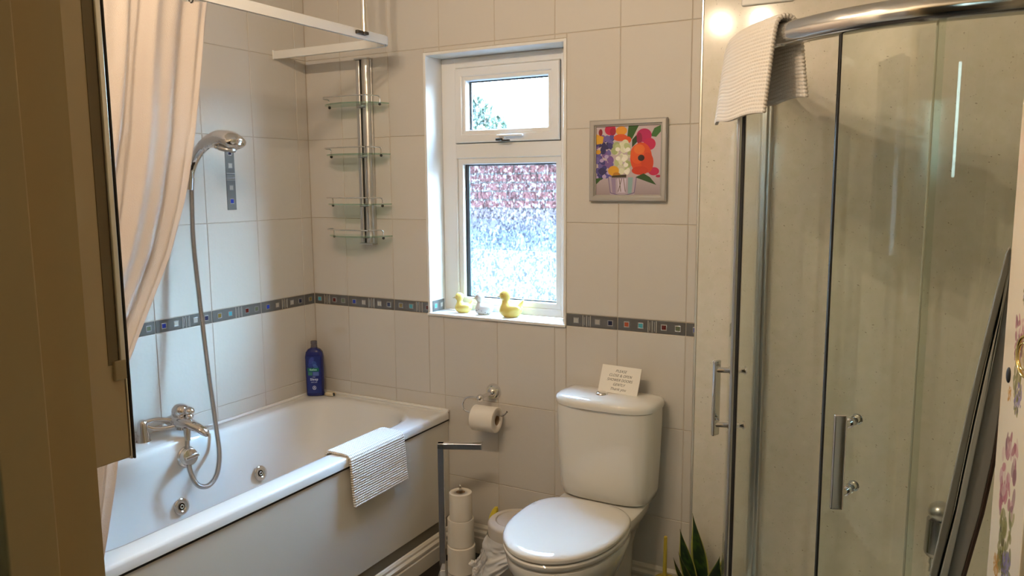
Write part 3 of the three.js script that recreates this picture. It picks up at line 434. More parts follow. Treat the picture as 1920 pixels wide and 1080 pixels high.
{ // notice on the cistern
  const tx = canvasTex(600, 400, (c, w, h) => { c.fillStyle = '#efebe2'; c.fillRect(0, 0, w, h); c.fillStyle = '#2b2622'; c.textAlign = 'center'; c.font = 'italic 52px sans-serif'; ['PLEASE', 'CLOSE & OPEN', 'SHOWER DOORS', 'GENTLY', 'Thank you'].forEach((s, i) => c.fillText(s, w / 2, 92 + i * 66)); });
  const t = thing('notice_card', 'white card notice about the shower doors leaning on the toilet cistern', 'sign', [1.484, 0.769, 0.1]);
  const p = mesh('card', rbox(-0.073, 0.073, 0, 0.098, -0.0015, 0.0015, 0.0006, 1), std(lin(0.78, 0.74, 0.68), 0.6), t);
  mesh('print', new THREE.PlaneGeometry(0.145, 0.097).translate(0, 0.049, 0.0018), std(0xffffff, 0.6, { map: tx }), p);
  t.rotation.set(-0.42, 0.02, -0.03, 'YXZ');
}

// ------------------------------------------------------------------ toilet roll holder, rolls, floor stand
function rollGeo(len = 0.1, R = 0.05, r = 0.0205) { return [lathe([[r, 0], [R - 0.003, 0], [R, 0.002], [R, len * 0.33], [R - 0.0006, len * 0.5], [R, len - 0.002], [R - 0.003, len], [r, len], [r, 0]], 48)]; }
function makeRoll(label, group) { const t = thing('toilet_roll', label, 'toilet roll', [0, 0, 0], 0, group); mesh('paper', rollGeo(), M.paper, t); mesh('core', lathe([[0.0205, 0.001], [0.0205, 0.099], [0.019, 0.099], [0.019, 0.001], [0.0205, 0.001]], 32), M.card, t); return t; }
{
  const h = thing('toilet_roll_holder', 'chrome wall holder with round boss and curved arm', 'holder');
  mesh('wall_boss', aim(lathe([[0, 0.03], [0.012, 0.03], [0.018, 0.022], [0.026, 0.016], [0.029, 0.008], [0.033, 0.003], [0.033, 0]].reverse(), 36), [0, 0, 1], [0.925, 0.684, 0]), M.chrome, h);
  mesh('boss_face', aim(new THREE.CylinderGeometry(0.023, 0.023, 0.004, 32), [0, 0, 1], [0.925, 0.684, 0.019]), std(lin(0.62, 0.6, 0.45), 0.3), h);
  mesh('arm', [cyl([0.925, 0.684, 0.02], [0.91, 0.676, 0.072], 0.008, 0.007), sph(0.907, 0.674, 0.075, 0.015), tube([[0.907, 0.674, 0.075], [0.875, 0.675, 0.078], [0.845, 0.667, 0.08], [0.83, 0.642, 0.08], [0.838, 0.618, 0.08], [0.862, 0.612, 0.078], [0.93, 0.612, 0.074], [0.99, 0.612, 0.07], [1.012, 0.62, 0.068], [1.022, 0.632, 0.067]], 0.0036)], M.chrome, h);
  const r = makeRoll('white toilet roll hanging on the chrome wall holder');
  r.rotation.set(0, 0.05, -Math.PI / 2); r.position.set(0.882, 0.5945, 0.078);
}
{
  const A = 0.436, t = thing('toilet_roll_stand', 'chrome floor stand holding three spare toilet rolls', 'stand', [0.883, 0, 0.19], A);
  mesh('base_plate', [rbox(-0.085, 0.075, 0.002, 0.012, -0.072, 0.072, 0.003)], M.chrome, t);
  mesh('post', [rbox(-0.085, -0.06, 0.012, 0.523, -0.012, 0.012, 0.0025)], M.chrome, t);
  mesh('arm', [rbox(-0.085, 0.085, 0.5, 0.523, -0.012, 0.012, 0.0025), rbox(0.083, 0.087, 0.5, 0.527, -0.012, 0.012, 0.0015)], M.chrome, t);
  mesh('spindle', [cyl([0, 0.012, 0], [0, 0.352, 0], 0.006), sph(0, 0.352, 0, 0.0065)], M.chrome, t);
  [[0.0125, 0.002, 'bottom'], [0.1185, -0.003, 'middle'], [0.2245, 0.002, 'top']].forEach(([y, e, w], i) => {
    const r = makeRoll(['lowest of the three toilet rolls stacked on the floor stand', 'middle of the three toilet rolls stacked on the floor stand', 'topmost of the three toilet rolls stacked on the floor stand'][i], 'spare rolls on the floor stand');
    r.position.set(0.883 + e, y, 0.19 + e); r.scale.set([1.09, 1.03, 0.88][i], 1.058, [1.09, 1.03, 0.88][i]);
  });
}
// pedal bin with liner, bottle of cleaner
{
  const t = thing('waste_bin', 'small white round bin with swing lid beside the toilet', 'bin', [1.148, 0, 0.222]);
  const wave = std(lin(0.6, 0.54, 0.47), 0.6, { bumpMap: tex(128, (u, v) => (Math.sin(u * 6.2832 * 60) * Math.sin(v * 6.2832 * 30) + 1) / 2), bumpScale: 0.0015 });
  mesh('bucket', lathe([[0, 0], [0.078, 0], [0.08, 0.004], [0.098, 0.245], [0.1, 0.25]], 48), wave, t);
  mesh('rim', lathe([[0.103, 0.228], [0.106, 0.234], [0.107, 0.272], [0.104, 0.28], [0.098, 0.285], [0.08, 0.288], [0.077, 0.285], [0.077, 0.278]], 56), std(lin(0.66, 0.61, 0.55), 0.4), t);
  mesh('swing_lid', lathe([[0.0755, 0.276], [0.0755, 0.284], [0.07, 0.288], [0.03, 0.291], [0, 0.2915]], 56), std(lin(0.62, 0.56, 0.5), 0.4), t);
  const b = thing('bin_liner', 'crumpled translucent white bag hanging out of the small bin', 'bag', [1.148, 0, 0.222]);
  const bm = phys(lin(0.93, 0.93, 0.94), 0.35, { transmission: 0.25, thickness: 0, side: THREE.DoubleSide }), nz = (u, v, k) => (n1(u * 14 + k, v * 10, 64) - 0.5) * 0.022 + (n2(u * 37 + k, v * 30, 64) - 0.5) * 0.01;
  mesh('skirt', grid(120, 24, (u, v) => { const a = u * 6.2832, left = Math.max(0, Math.cos(a - 2.5)), d = 0.06 + 0.13 * left ** 2, r = 0.1085 + v * 0.01 + 0.05 * left ** 3 * v + nz(u, v, 3) * Math.min(1, v * 3); return [Math.max(-0.19, r * Math.cos(a)), 0.236 - v * d, r * Math.sin(a)]; }), bm, b);
  mesh('tail', grid(30, 34, (u, v) => { const k = u - 0.5, A = [-0.066, 0.195, 0.118], B = [-0.152 + 0.04 * (u > 0.5 ? (u - 0.5) * 2 : 0), lerp(0.132, 0.056, u), lerp(0.085, 0.115, u)], f = sstep(v, 0.1, 1), n = Math.sin(Math.PI * v) * 0.02, notch = v > 0.7 ? -0.03 * (1 - Math.abs(k) * 2) * (v - 0.7) / 0.3 : 0; return [lerp(A[0] + k * 0.02, B[0], v) + nz(u, v, 9) * 0.35 - notch * 0.6, lerp(A[1] - k * 0.03 * (1 - f), B[1], v) - n + nz(u, v, 19) * 0.3, lerp(A[2], B[2], v) + 0.008 * Math.sin(k * 14) * v + nz(u, v, 29) * 0.3]; }), bm, b);
  const c = thing('cleaner_bottle', 'green toilet cleaner bottle with yellow cap behind the bin', 'bottle', [0.98, -0.03, 0.115]);
  c.scale.set(0.92, 0.92, 0.92);
  const ov = (y, w, d, e = 2.6) => ringXZ(32, y + 0.032 * (y < 0.01), 0, 0, w, d, d, e);
  mesh('body', loft([ov(0, 0.03, 0.022), ov(0.006, 0.034, 0.026), ov(0.13, 0.035, 0.027), ov(0.18, 0.03, 0.023), ov(0.22, 0.017, 0.016, 2), ov(0.24, 0.014, 0.014, 2)], [true, true], 0.9), std(lin(0.02, 0.12, 0.06), 0.3), c);
  mesh('neck', cyl([0, 0.238, 0], [0.004, 0.268, 0.002], 0.015, 0.012), M.whitePlastic, c);
  mesh('cap', loft([ov(0.262, 0.016, 0.016, 2), ov(0.285, 0.016, 0.016, 2), ov(0.305, 0.013, 0.013, 2), ov(0.318, 0.007, 0.007, 2)].map((r) => r.map(([x, y, z]) => [x + (y - 0.262) * 0.35, y, z])), [true, true], 0.9), M.yellow, c);
  const br = thing('toilet_brush', 'yellow handled toilet brush behind the toilet', 'brush', [1.668, 0, 0.1]);
  mesh('handle', [cyl([-0.001, 0.13, 0], [0, 0.282, 0], 0.0075, 0.006), sph(0, 0.282, 0, 0.006, 1, 0.7, 1)], std(lin(0.55, 0.43, 0.06), 0.4), br);
  mesh('holder', [lathe([[0, 0], [0.048, 0], [0.05, 0.01], [0.044, 0.1], [0.034, 0.132], [0.01, 0.138], [0, 0.138]], 32)], std(lin(0.6, 0.47, 0.06), 0.4), br);
}
// snake plant
{
  const t = thing('snake_plant', 'dark green snake plant with yellow leaf margins in the corner by the shower', 'plant', [1.818, 0, 0.14]);
  mesh('pot', lathe([[0, 0], [0.05, 0], [0.053, 0.004], [0.066, 0.115], [0.069, 0.118], [0.069, 0.128], [0.064, 0.128], [0.06, 0.116], [0, 0.114]], 40), std(lin(0.5, 0.42, 0.3), 0.6), t);
  const mat = std(0xffffff, 0.4, { vertexColors: true, side: THREE.DoubleSide });
  const leaf = (base, tip, w, bend, tw) => {
    const g = grid(16, 28, (u, v) => { const c = [0, 1, 2].map((k) => lerp(base[k], tip[k], v) + bend[k] * Math.sin(v * Math.PI) * 0.5), k = (u - 0.5) * 2, ww = w * (0.62 + 0.38 * Math.sin(Math.min(1, v * 1.6) * 1.57)) * (1 - sstep(v, 0.45, 1.0)) ** 0.8 + 0.0006, a = tw + v * 0.25; return [c[0] + Math.cos(a) * k * ww, c[1], c[2] + Math.sin(a) * k * ww + 0.25 * ww * (k * k - 1)]; });
    const col = []; for (let j = 0; j <= 28; j++) for (let i = 0; i <= 16; i++) { const k = Math.abs(i / 8 - 1), n = n1(j * 0.9, i * 0.3 + tw * 9, 64), e = k > 0.8; col.push(...(e ? [0.42, 0.4, 0.09] : [0.012 + 0.03 * n * (n > 0.55), 0.03 + 0.06 * n * (n > 0.55), 0.012])); }
    g.setAttribute('color', new THREE.Float32BufferAttribute(col, 3));
    return g;
  };
  for (const a of [[[-0.002, 0.1, 0], [-0.058, 0.388, -0.04], 0.034, [0.01, 0, 0], 0.2], [[-0.02, 0.1, 0.005], [-0.088, 0.342, 0.0], 0.025, [-0.01, 0, 0], -0.3], [[0.0, 0.1, 0.03], [-0.075, 0.29, 0.06], 0.03, [0, 0, 0.02], 0.4], [[0.02, 0.1, 0.02], [0.06, 0.3, 0.05], 0.03, [0, 0, 0.02], -0.5], [[0.03, 0.1, -0.01], [0.075, 0.33, -0.03], 0.022, [0.01, 0, 0], 0.1], [[-0.03, 0.1, 0.0], [-0.1, 0.25, 0.03], 0.016, [-0.02, 0, 0], 0.3], [[0.015, 0.1, 0.03], [0.03, 0.24, 0.09], 0.024, [0, 0, 0.02], -0.1]]) mesh('leaf', leaf(...a), mat, t);
}
// bottle and soap on the bath corner
{
  const t = thing('bath_soak_bottle', 'dark blue bottle of bath soak in the bath corner', 'bottle', [0.052, 0.578, 0.072], 0.55);
  const R = (y, w, d, e = 3.6) => ringXZ(48, y, 0, 0, w, d, d, e);
  mesh('body', loft([R(0, 0.034, 0.02), R(0.002, 0.037, 0.023), R(0.01, 0.0385, 0.0245), R(0.1, 0.0395, 0.025), R(0.175, 0.0395, 0.025), R(0.195, 0.036, 0.023, 3), R(0.207, 0.027, 0.019, 2.6), R(0.212, 0.017, 0.015, 2.2), R(0.216, 0.014, 0.014, 2)], [true, true], 0.8), phys(lin(0.012, 0.018, 0.13), 0.18), t);
  mesh('cap', lathe([[0, 0], [0.0135, 0], [0.014, 0.002], [0.014, 0.01], [0.0125, 0.0115], [0.0125, 0.0135], [0.014, 0.015], [0.014, 0.027], [0.012, 0.029], [0, 0.0295]], 32).translate(0, 0.215, 0), std(lin(0.11, 0.1, 0.11), 0.35), t);
  const tx = canvasTex(256, 640, (c, w, h) => {
    c.fillStyle = '#14206e'; c.fillRect(0, 0, w, h);
    for (const [x, y, rx, ry, k] of [[90, 70, 40, 66, '#4a4aa8'], [140, 120, 46, 40, '#3f5fa6'], [70, 150, 44, 40, '#2f3f92'], [160, 175, 52, 34, '#5b79b8']]) { c.fillStyle = k; c.globalAlpha = 0.6; c.beginPath(); c.ellipse(x, y, rx, ry, 0.6, 0, 7); c.fill(); }
    c.globalAlpha = 1; c.fillStyle = '#0e6b4f'; c.fillRect(14, 200, 210, 62); c.fillStyle = '#bfeacb'; c.font = 'bold 46px sans-serif'; c.textAlign = 'center'; c.fillText('Radox', w / 2 - 10, 246);
    c.fillStyle = '#3c8a52'; c.globalAlpha = 0.8; c.fillRect(20, 270, 80, 60); c.fillStyle = '#6d83c0'; c.fillRect(110, 270, 110, 66); c.globalAlpha = 1;
    c.fillStyle = '#e8ecf6'; c.font = '26px sans-serif'; c.fillText('Feel', w / 2, 366); c.font = 'bold 58px sans-serif'; c.fillText('Sleep', w / 2, 418); c.font = '26px sans-serif'; c.fillText('bath soak', w / 2, 456);
    c.lineWidth = 9; c.strokeStyle = '#dfe4f2'; c.beginPath(); c.arc(w / 2, 545, 30, 0, 7); c.stroke(); c.fillStyle = '#dfe4f2'; c.beginPath(); c.moveTo(w / 2, 524); c.lineTo(w / 2 + 18, 556); c.lineTo(w / 2 - 18, 556); c.fill();
  });
  mesh('label', grid(16, 1, (u, v) => { const x = (u - 0.5) * 0.06; return [x, 0.014 + v * 0.165, 0.0255 - 0.0028 * Math.abs(x / 0.03) ** 3.6]; }), std(0xffffff, 0.3, { map: tx }), t);
  const s = thing('soap_bar', 'small cream oval soap lying beside the blue bottle', 'soap', [0.118, 0.5785, 0.052], 0.2);
  mesh('bar', loft([ringXZ(36, 0, 0, 0, 0.02, 0.013, 0.013, 2.2), ringXZ(36, 0.003, 0, 0, 0.025, 0.017, 0.017, 2.2), ringXZ(36, 0.01, 0, 0, 0.026, 0.018, 0.018, 2.2), ringXZ(36, 0.016, 0, 0, 0.021, 0.014, 0.014, 2.2), ringXZ(36, 0.018, 0, 0, 0.01, 0.007, 0.007, 2.2)], [true, true], 1), std(lin(0.62, 0.52, 0.36), 0.5), s);
  mesh('worn_nick', sph(0.022, 0.009, 0.008, 0.006, 1, 1.2, 0.8, 14), M.dark, s);
}

// ------------------------------------------------------------------ ducks on the sill
function sdfMesh(res, half, field) { // field(x,y,z) < 0 inside
  const mc = new MarchingCubes(res, new THREE.MeshBasicMaterial(), false, false, 200000);
  mc.isolation = 0; mc.reset();
  for (let k = 0; k < res; k++) for (let j = 0; j < res; j++) for (let i = 0; i < res; i++) mc.field[k * res * res + j * res + i] = -field(((i - res / 2) / (res / 2)) * half, ((j - res / 2) / (res / 2)) * half, ((k - res / 2) / (res / 2)) * half);
  mc.update();
  const n = mc.count, g = new THREE.BufferGeometry();
  g.setAttribute('position', new THREE.BufferAttribute(mc.positionArray.slice(0, n * 3), 3)); g.setAttribute('normal', new THREE.BufferAttribute(mc.normalArray.slice(0, n * 3), 3));
  g.setAttribute('uv', new THREE.BufferAttribute(new Float32Array(n * 2), 2));
  return g.scale(half, half, half);
}
const smin = (a, b, k) => { const h = clamp(0.5 + (0.5 * (b - a)) / k, 0, 1); return lerp(b, a, h) - k * h * (1 - h); };
const ell = (x, y, z, c, r) => { const p = [(x - c[0]) / r[0], (y - c[1]) / r[1], (z - c[2]) / r[2]], k = Math.hypot(...p); return (k - 1) * Math.min(...r); };
const capsule = (x, y, z, a, b, r0, r1) => { const ab = [b[0] - a[0], b[1] - a[1], b[2] - a[2]], t = clamp(((x - a[0]) * ab[0] + (y - a[1]) * ab[1] + (z - a[2]) * ab[2]) / (ab[0] ** 2 + ab[1] ** 2 + ab[2] ** 2), 0, 1); return Math.hypot(x - a[0] - ab[0] * t, y - a[1] - ab[1] * t, z - a[2] - ab[2] * t) - lerp(r0, r1, t); };
const duckGeo = sdfMesh(56, 1.15, (x, y, z) => { // unit duck facing -x, base at y = -0.9
  let d = ell(x, y, z, [0.02, -0.48, 0], [0.7, 0.46, 0.44]);
  d = smin(d, capsule(x, y, z, [0.45, -0.38, 0], [0.8, 0.14, 0], 0.26, 0.05), 0.16);
  d = smin(d, capsule(x, y, z, [-0.3, -0.3, 0], [-0.28, 0.2, 0], 0.27, 0.21), 0.2);
  d = smin(d, ell(x, y, z, [-0.3, 0.48, 0], [0.37, 0.35, 0.33]), 0.1);
  for (const s of [-1, 1]) d = smin(d, ell(x, y, z, [0.18, -0.34, s * 0.37], [0.4, 0.2, 0.12]), 0.08);
  return Math.max(d, -0.88 - y);
});
const beakGeo = loft([[0, 0.1, 0.16], [0.1, 0.085, 0.15], [0.22, 0.05, 0.15], [0.3, 0.022, 0.11], [0.33, 0.01, 0.05]].map(([x, h, w]) => ringXZ(20, 0, 0, 0, w, h).map(([a, , b]) => [-0.56 - x, 0.44 - x * 0.12 + b, a])), [true, true], 1);
function duck(label, mat, pos, s, turn, spots) {
  const t = thing('ornamental_duck', label, 'ornament', pos, turn, 'pottery ducks on the window sill');
  share('body', duckGeo, mat, t); share('beak', beakGeo, std(lin(0.55, 0.5, 0.32), 0.4), t);
  for (const z of [-1, 1]) share('eye', sph(-0.49, 0.57, z * 0.255, 0.035, 1, 1, 0.7, 10), M.black, t);
  if (spots) { const r = rng(4); for (let i = 0; i < 26; i++) { const a = 0.3 + r() * 2.5, y = -0.8 + r() * 0.75, k = Math.sqrt(Math.max(0, 1 - ((y + 0.48) / 0.46) ** 2)), x = 0.02 + 0.7 * k * Math.cos(a + 0.2), z = 0.44 * k * Math.sin(a + 0.2) * 1.01; share('spot', sph(x, y, z, 0.032, 1, 1, 1, 8), M.black, t); } }
  for (const c of t.children) { c.geometry = c.geometry.clone().translate(0, 0.88, 0).scale(s, s, s); }
  return t;
}
const glazeY = phys(lin(0.8, 0.62, 0.16), 0.25, { clearcoat: 0.4 }), glazeW = phys(lin(0.72, 0.74, 0.78), 0.25, { clearcoat: 0.4 });
duck('small plain yellow duck ornament, left of the speckled one', glazeY, [0.751, 0.98, -0.056], 0.0485, 0.5);
duck('white duck ornament with dark speckles on the window sill', glazeW, [0.85, 0.98, -0.053], 0.052, 0.5, true);
duck('large yellow duck ornament, right of the speckled one', glazeY, [0.975, 0.98, -0.049], 0.064, 0.5);

// ------------------------------------------------------------------ flower picture
{
  const t = thing('flower_picture', 'framed painting of bright flowers in a glass vase', 'picture', [1.478, 1.577, 0]);
  mesh('picture_frame', [frameGeo(-0.141, 0.141, -0.141, 0.141, 0.019, 0.001, 0.02, 0.004), frameGeo(-0.125, 0.125, -0.125, 0.125, 0.007, 0.001, 0.014, 0.002)], std(lin(0.42, 0.4, 0.38), 0.35, { metalness: 0.35 }), t);
  const tx = canvasTex(700, 700, (c, w) => {
    const S = w / 740, X = (v) => (v - 145) * S, Y = (v) => (v - 145) * S, g = c.createLinearGradient(0, 0, 0, w);
    g.addColorStop(0, '#c9b9bf'); g.addColorStop(0.7, '#bfb0b6'); g.addColorStop(1, '#9f9196'); c.fillStyle = g; c.fillRect(0, 0, w, w);
    const poly = (col, p) => { c.fillStyle = col; c.beginPath(); p.forEach(([x, y], i) => (i ? c.lineTo(X(x), Y(y)) : c.moveTo(X(x), Y(y)))); c.fill(); };
    const blob = (col, x, y, rx, ry, a = 0) => { c.fillStyle = col; c.beginPath(); c.ellipse(X(x), Y(y), rx * S, ry * S, a, 0, 7); c.fill(); };
    const r = rng(8);
    poly('#2f5a22', [[520, 150], [640, 140], [560, 290], [500, 310]]); poly('#37682a', [[870, 160], [875, 220], [820, 280], [760, 270], [800, 190]]); poly('#24401f', [[560, 300], [620, 240], [640, 300], [560, 380]]);
    for (let i = 0; i < 46; i++) blob(['#3f3a7c', '#5a529c', '#332e63', '#6e62a8', '#7a5a9a'][i % 5], 160 + r() * 180, 260 + r() * 420, 22 + r() * 24, 20 + r() * 24, r() * 3);
    for (const [x, y] of [[180, 420], [220, 510], [275, 470], [250, 680], [300, 640], [160, 690]]) blob('#b7a3cf', x, y, 24, 20);
    poly('#d8a22a', [[150, 230], [240, 260], [230, 330], [160, 340]]); blob('#8c2333', 205, 215, 22, 36); blob('#d39d2c', 180, 420, 30, 24);
    blob('#c71f4c', 315, 190, 62, 56); blob('#a3173c', 345, 210, 34, 40); blob('#e6992a', 440, 205, 62, 46); blob('#d8521f', 430, 275, 78, 36); blob('#d8521f', 515, 300, 36, 34);
    for (let i = 0; i < 34; i++) blob(['#dfe0c4', '#b9c48e', '#eceadb', '#a7b27c', '#cfcdb8'][i % 5], 340 + r() * 210, 330 + r() * 350, 22 + r() * 22, 20 + r() * 24, r() * 3);
    for (const [x, y] of [[400, 395], [515, 400], [405, 490], [470, 500], [495, 560], [500, 630]]) blob('#f4f1e6', x, y, 26, 22);
    blob('#b81556', 690, 260, 82, 70); blob('#c4144b', 750, 350, 66, 62); blob('#8f1140', 640, 290, 30, 60); blob('#c11a4c', 800, 630, 58, 42); blob('#a8123f', 850, 680, 28, 14);
    blob('#d9491a', 660, 490, 118, 158); blob('#e35a1f', 620, 450, 76, 100); blob('#cf3f14', 730, 540, 66, 104); blob('#e8702a', 640, 400, 60, 50); blob('#c9370f', 650, 620, 90, 44); blob('#2a130f', 662, 490, 36, 32);
    poly('#2c4f20', [[600, 690], [690, 650], [760, 690], [830, 770], [740, 740]]); poly('#345c26', [[150, 700], [235, 690], [160, 760]]);
    blob('#dba028', 355, 620, 62, 52); blob('#b87a1c', 390, 660, 40, 24); poly('#3e3520', [[340, 670], [500, 660], [500, 700], [330, 710]]);
    c.globalAlpha = 0.75; poly('#b8a9bf', [[300, 690], [610, 690], [590, 890], [320, 890]]); poly('#8f7fa8', [[330, 700], [380, 700], [385, 870], [345, 850]]); poly('#7fb0b0', [[520, 690], [575, 690], [560, 860], [520, 860]]); poly('#d9cfe0', [[400, 700], [500, 700], [490, 850], [410, 850]]); c.globalAlpha = 1;
    for (const [x, y, u] of [[420, 700, 440], [450, 700, 410], [470, 700, 490]]) { c.strokeStyle = '#5c4b3a'; c.lineWidth = 6; c.beginPath(); c.moveTo(X(x), Y(y)); c.lineTo(X(u), Y(840)); c.stroke(); }
    c.strokeStyle = '#6b5b86'; c.lineWidth = 7; c.beginPath(); c.moveTo(X(298), Y(690)); c.lineTo(X(322), Y(850)); c.quadraticCurveTo(X(450), Y(900), X(590), Y(850)); c.lineTo(X(612), Y(690)); c.stroke(); c.strokeStyle = '#a884b8'; c.lineWidth = 12; c.beginPath(); c.moveTo(X(330), Y(880)); c.quadraticCurveTo(X(460), Y(920), X(585), Y(880)); c.stroke();
  });
  mesh('canvas', new THREE.PlaneGeometry(0.244, 0.244).translate(0, 0, 0.0085), std(0xffffff, 0.6, { map: tx }), t);
  mesh('backing', box(-0.13, 0.13, -0.13, 0.13, 0.001, 0.008), M.card, t);
}
// vent plate at the top of the shower wall
{
  const t = thing('wall_vent', 'pale square cover high on the shower wall, top edge of view', 'vent', [1.93, 2.13, 0.003]);
  mesh('cover', rbox(-0.078, 0.078, -0.08, 0.08, 0, 0.012, 0.004), M.whitePlastic, t);
  for (let i = 0; i < 4; i++) mesh('louver', rbox(-0.06, 0.06, -0.035 + i * 0.024, -0.028 + i * 0.024, 0.008, 0.016, 0.002), M.whitePlastic, t);
}

// ------------------------------------------------------------------ quadrant shower enclosure
const QX = 2.475, QZ = 0.32, QR = 0.53, TY = 0.15, GT = 1.81;
const qp = (deg, r = QR) => [QX - r * Math.cos(rad(deg)), QZ + r * Math.sin(rad(deg))];
{
  const t = thing('shower_enclosure', 'curved glass corner shower enclosure with chrome top rail', 'shower');
  const line = (o) => [...[0.0, 0.1, 0.2, 0.3].map((z) => [QX - (QR + o), z]), ...Array.from({ length: 37 }, (_, i) => qp(i * 2.5, QR + o)), ...[0.1, 0.2, 0.3, 0.36].map((d) => [QX + d, QZ + QR + o])];
  const sweep = (prof, o0 = 0) => loft(line(0).map((_, i) => prof.map(([o, y]) => { const p = line(o + o0)[i]; return [p[0], y, p[1]]; })), [true, true], 0.6);
  mesh('top_rail', sweep(Array.from({ length: 18 }, (_, i) => { const a = (i / 18) * 6.2832; return [0.006 + 0.024 * Math.cos(a) * (Math.cos(a) > 0 ? 1 : 0.7), 1.828 + 0.027 * Math.sign(Math.sin(a)) * Math.abs(Math.sin(a)) ** 0.7]; })), std(lin(0.75, 0.75, 0.75), 0.14, { metalness: 1 }), t);
  mesh('bottom_rail', sweep([[-0.015, TY], [0.015, TY], [0.015, TY + 0.035], [-0.015, TY + 0.035]].reverse()), M.alu, t);
  mesh('wall_profile', [rbox(QX - QR - 0.016, QX - QR + 0.016, TY, GT, 0.0, 0.035, 0.003), rbox(QX - QR - 0.01, QX - QR + 0.006, TY, GT, 0.035, 0.05, 0.002), rbox(XR - 0.045, XR - 0.01, TY, GT, QZ + QR - 0.016, QZ + QR + 0.016, 0.003)], M.alu, t);
  const pane = (a, b, r) => { const n = 20, out = [], inn = []; for (let i = 0; i <= n; i++) { out.push(qp(lerp(a, b, i / n), r + 0.003)); inn.push(qp(lerp(a, b, i / n), r - 0.003)); } return extrude([...out, ...inn.reverse()].map(([x, z]) => [x, -z]), GT - TY - 0.03).rotateX(-Math.PI / 2).translate(0, TY + 0.03, 0); };
  mesh('fixed_glass', [box(QX - QR - 0.003, QX - QR + 0.003, TY + 0.03, GT, 0.03, QZ), pane(0, 6, QR)], M.glass, t);
  mesh('fixed_glass', [box(QX, XR - 0.02, TY + 0.03, GT, QZ + QR - 0.003, QZ + QR + 0.003), pane(84.5, 90, QR)], M.glass, t);
  const stile = (a, r, w = 0.012, d = 0.012) => { const [x, z] = qp(a, r); return rbox(-d / 2, d / 2, TY + 0.03, GT, -w / 2, w / 2, 0.002).rotateY(-rad(a)).translate(x, 0, z); };
  mesh('glass_stile', [stile(6.2, QR, 0.009, 0.012)], M.alu, t); mesh('glass_stile', [stile(84.3, QR, 0.0045, 0.008)], phys(lin(0.72, 0.7, 0.62), 0.3, { transmission: 0.5, thickness: 0 }), t);
  const handle = (a, d, so = 0.042, up = 0) => {
    const out = QR + 0.012, at = (r, y) => { const [x, z] = qp(a, r); return [x, y, z]; };
    const h = mesh('handle', [rbox(-0.0055, 0.0055, 0.802 + up, 1.012 + up, -0.0135, 0.0135, 0.004, 3).rotateY(-rad(a)).translate(at(out + so, 0)[0], 0, at(out + so, 0)[2]), ...[0.833 + up, 0.985 + up].map((y) => cyl(at(out, y), at(out + so, y), 0.008)), ...[0.833 + up, 0.985 + up].map((y) => cyl(at(out - 0.006, y), at(out + 0.004, y), 0.011))], M.chrome, d);
    for (const y of [0.833 + up, 0.985 + up]) mesh('inner_knob', [cyl(at(QR - 0.004, y), at(QR - 0.014, y), 0.011, 0.008), cyl(at(QR - 0.014, y), at(QR - 0.026, y), 0.006, 0.009), cyl(at(QR - 0.026, y), at(QR - 0.03, y), 0.0125, 0.011)], M.chrome, h);
  };
  const d1 = mesh('sliding_door', pane(-1, 28.5, QR + 0.012), M.glass, t);
  mesh('door_seal', stile(29, QR + 0.012, 0.005, 0.01), M.black, d1); mesh('edge_strip', stile(27.1, QR + 0.012, 0.026, 0.009), M.satin, d1); handle(21.5, d1, 0.036, 0.012);
  const d2 = mesh('sliding_door', pane(65.2, 86, QR + 0.012), M.glass, t);
  mesh('door_seal', stile(64.9, QR + 0.012, 0.005, 0.012), M.black, d2); handle(71.2, d2);
  const tray = new THREE.Shape(); const o = line(0.03); tray.moveTo(XR - 0.012, 0); for (const [x, z] of [[o[0][0], -0.004], ...o.slice(1)]) tray.lineTo(x, -z); tray.lineTo(XR - 0.012, -(QZ + QR + 0.03));
  mesh('shower_tray', extrude(tray, TY - 0.001, 0.006).rotateX(-Math.PI / 2).translate(0, 0.0, 0.0), M.acrylic, t);
}
{ // shower valve on the shower's back wall
  const t = thing('shower_valve', 'chrome shower valve seen through the curved shower glass', 'valve', [2.487, 0, 0.003]);
  mesh('valve_body', [cyl([0, 0.4, 0.05], [0, 0.5, 0.05], 0.034, 0.03), sph(0, 0.4, 0.05, 0.034, 1, 0.7, 1), cyl([0, 0.44, 0], [0, 0.44, 0.04], 0.026)], std(lin(0.5, 0.5, 0.52), 0.15, { metalness: 1 }), t);
  mesh('control_knob', [sph(0.004, 0.525, 0.052, 0.033, 1, 0.95, 1)], M.satin, t);
  mesh('hose_outlet', [cyl([-0.004, 0.36, 0.05], [-0.002, 0.385, 0.05], 0.016), cyl([-0.006, 0.335, 0.05], [-0.004, 0.36, 0.05], 0.012)], M.chrome, t);
}
{ // towel hung over the top rail
  const path = [[0.06, 1.652], [0.053, 1.72], [0.046, 1.79], [0.041, 1.832], [0.034, 1.856], [0.02, 1.867], [0.002, 1.867], [-0.014, 1.856], [-0.025, 1.832], [-0.031, 1.78], [-0.037, 1.725], [-0.042, 1.688]].reverse();
  const a0 = 15, a1 = 49;
  const m = mesh('hand_towel', bobbleSheet(path, 0.31, (o, y, w, v) => { const k = w / 0.31, a = lerp(a0, a1, k), sag = (y < 1.82 ? (1.82 - y) : 0) * 0.07, [x, z] = qp(a - (v > 0.5 ? 0 : -4 * (0.5 - v)), QR + o); return [x - sag * 0.2, y + 0.004 * Math.sin(k * 9) * (1 - sstep(y, 1.72, 1.82)), z]; }), towelMat);
  tag(m, 'white bobbly hand towel hung over the shower top rail', 'towel');
}

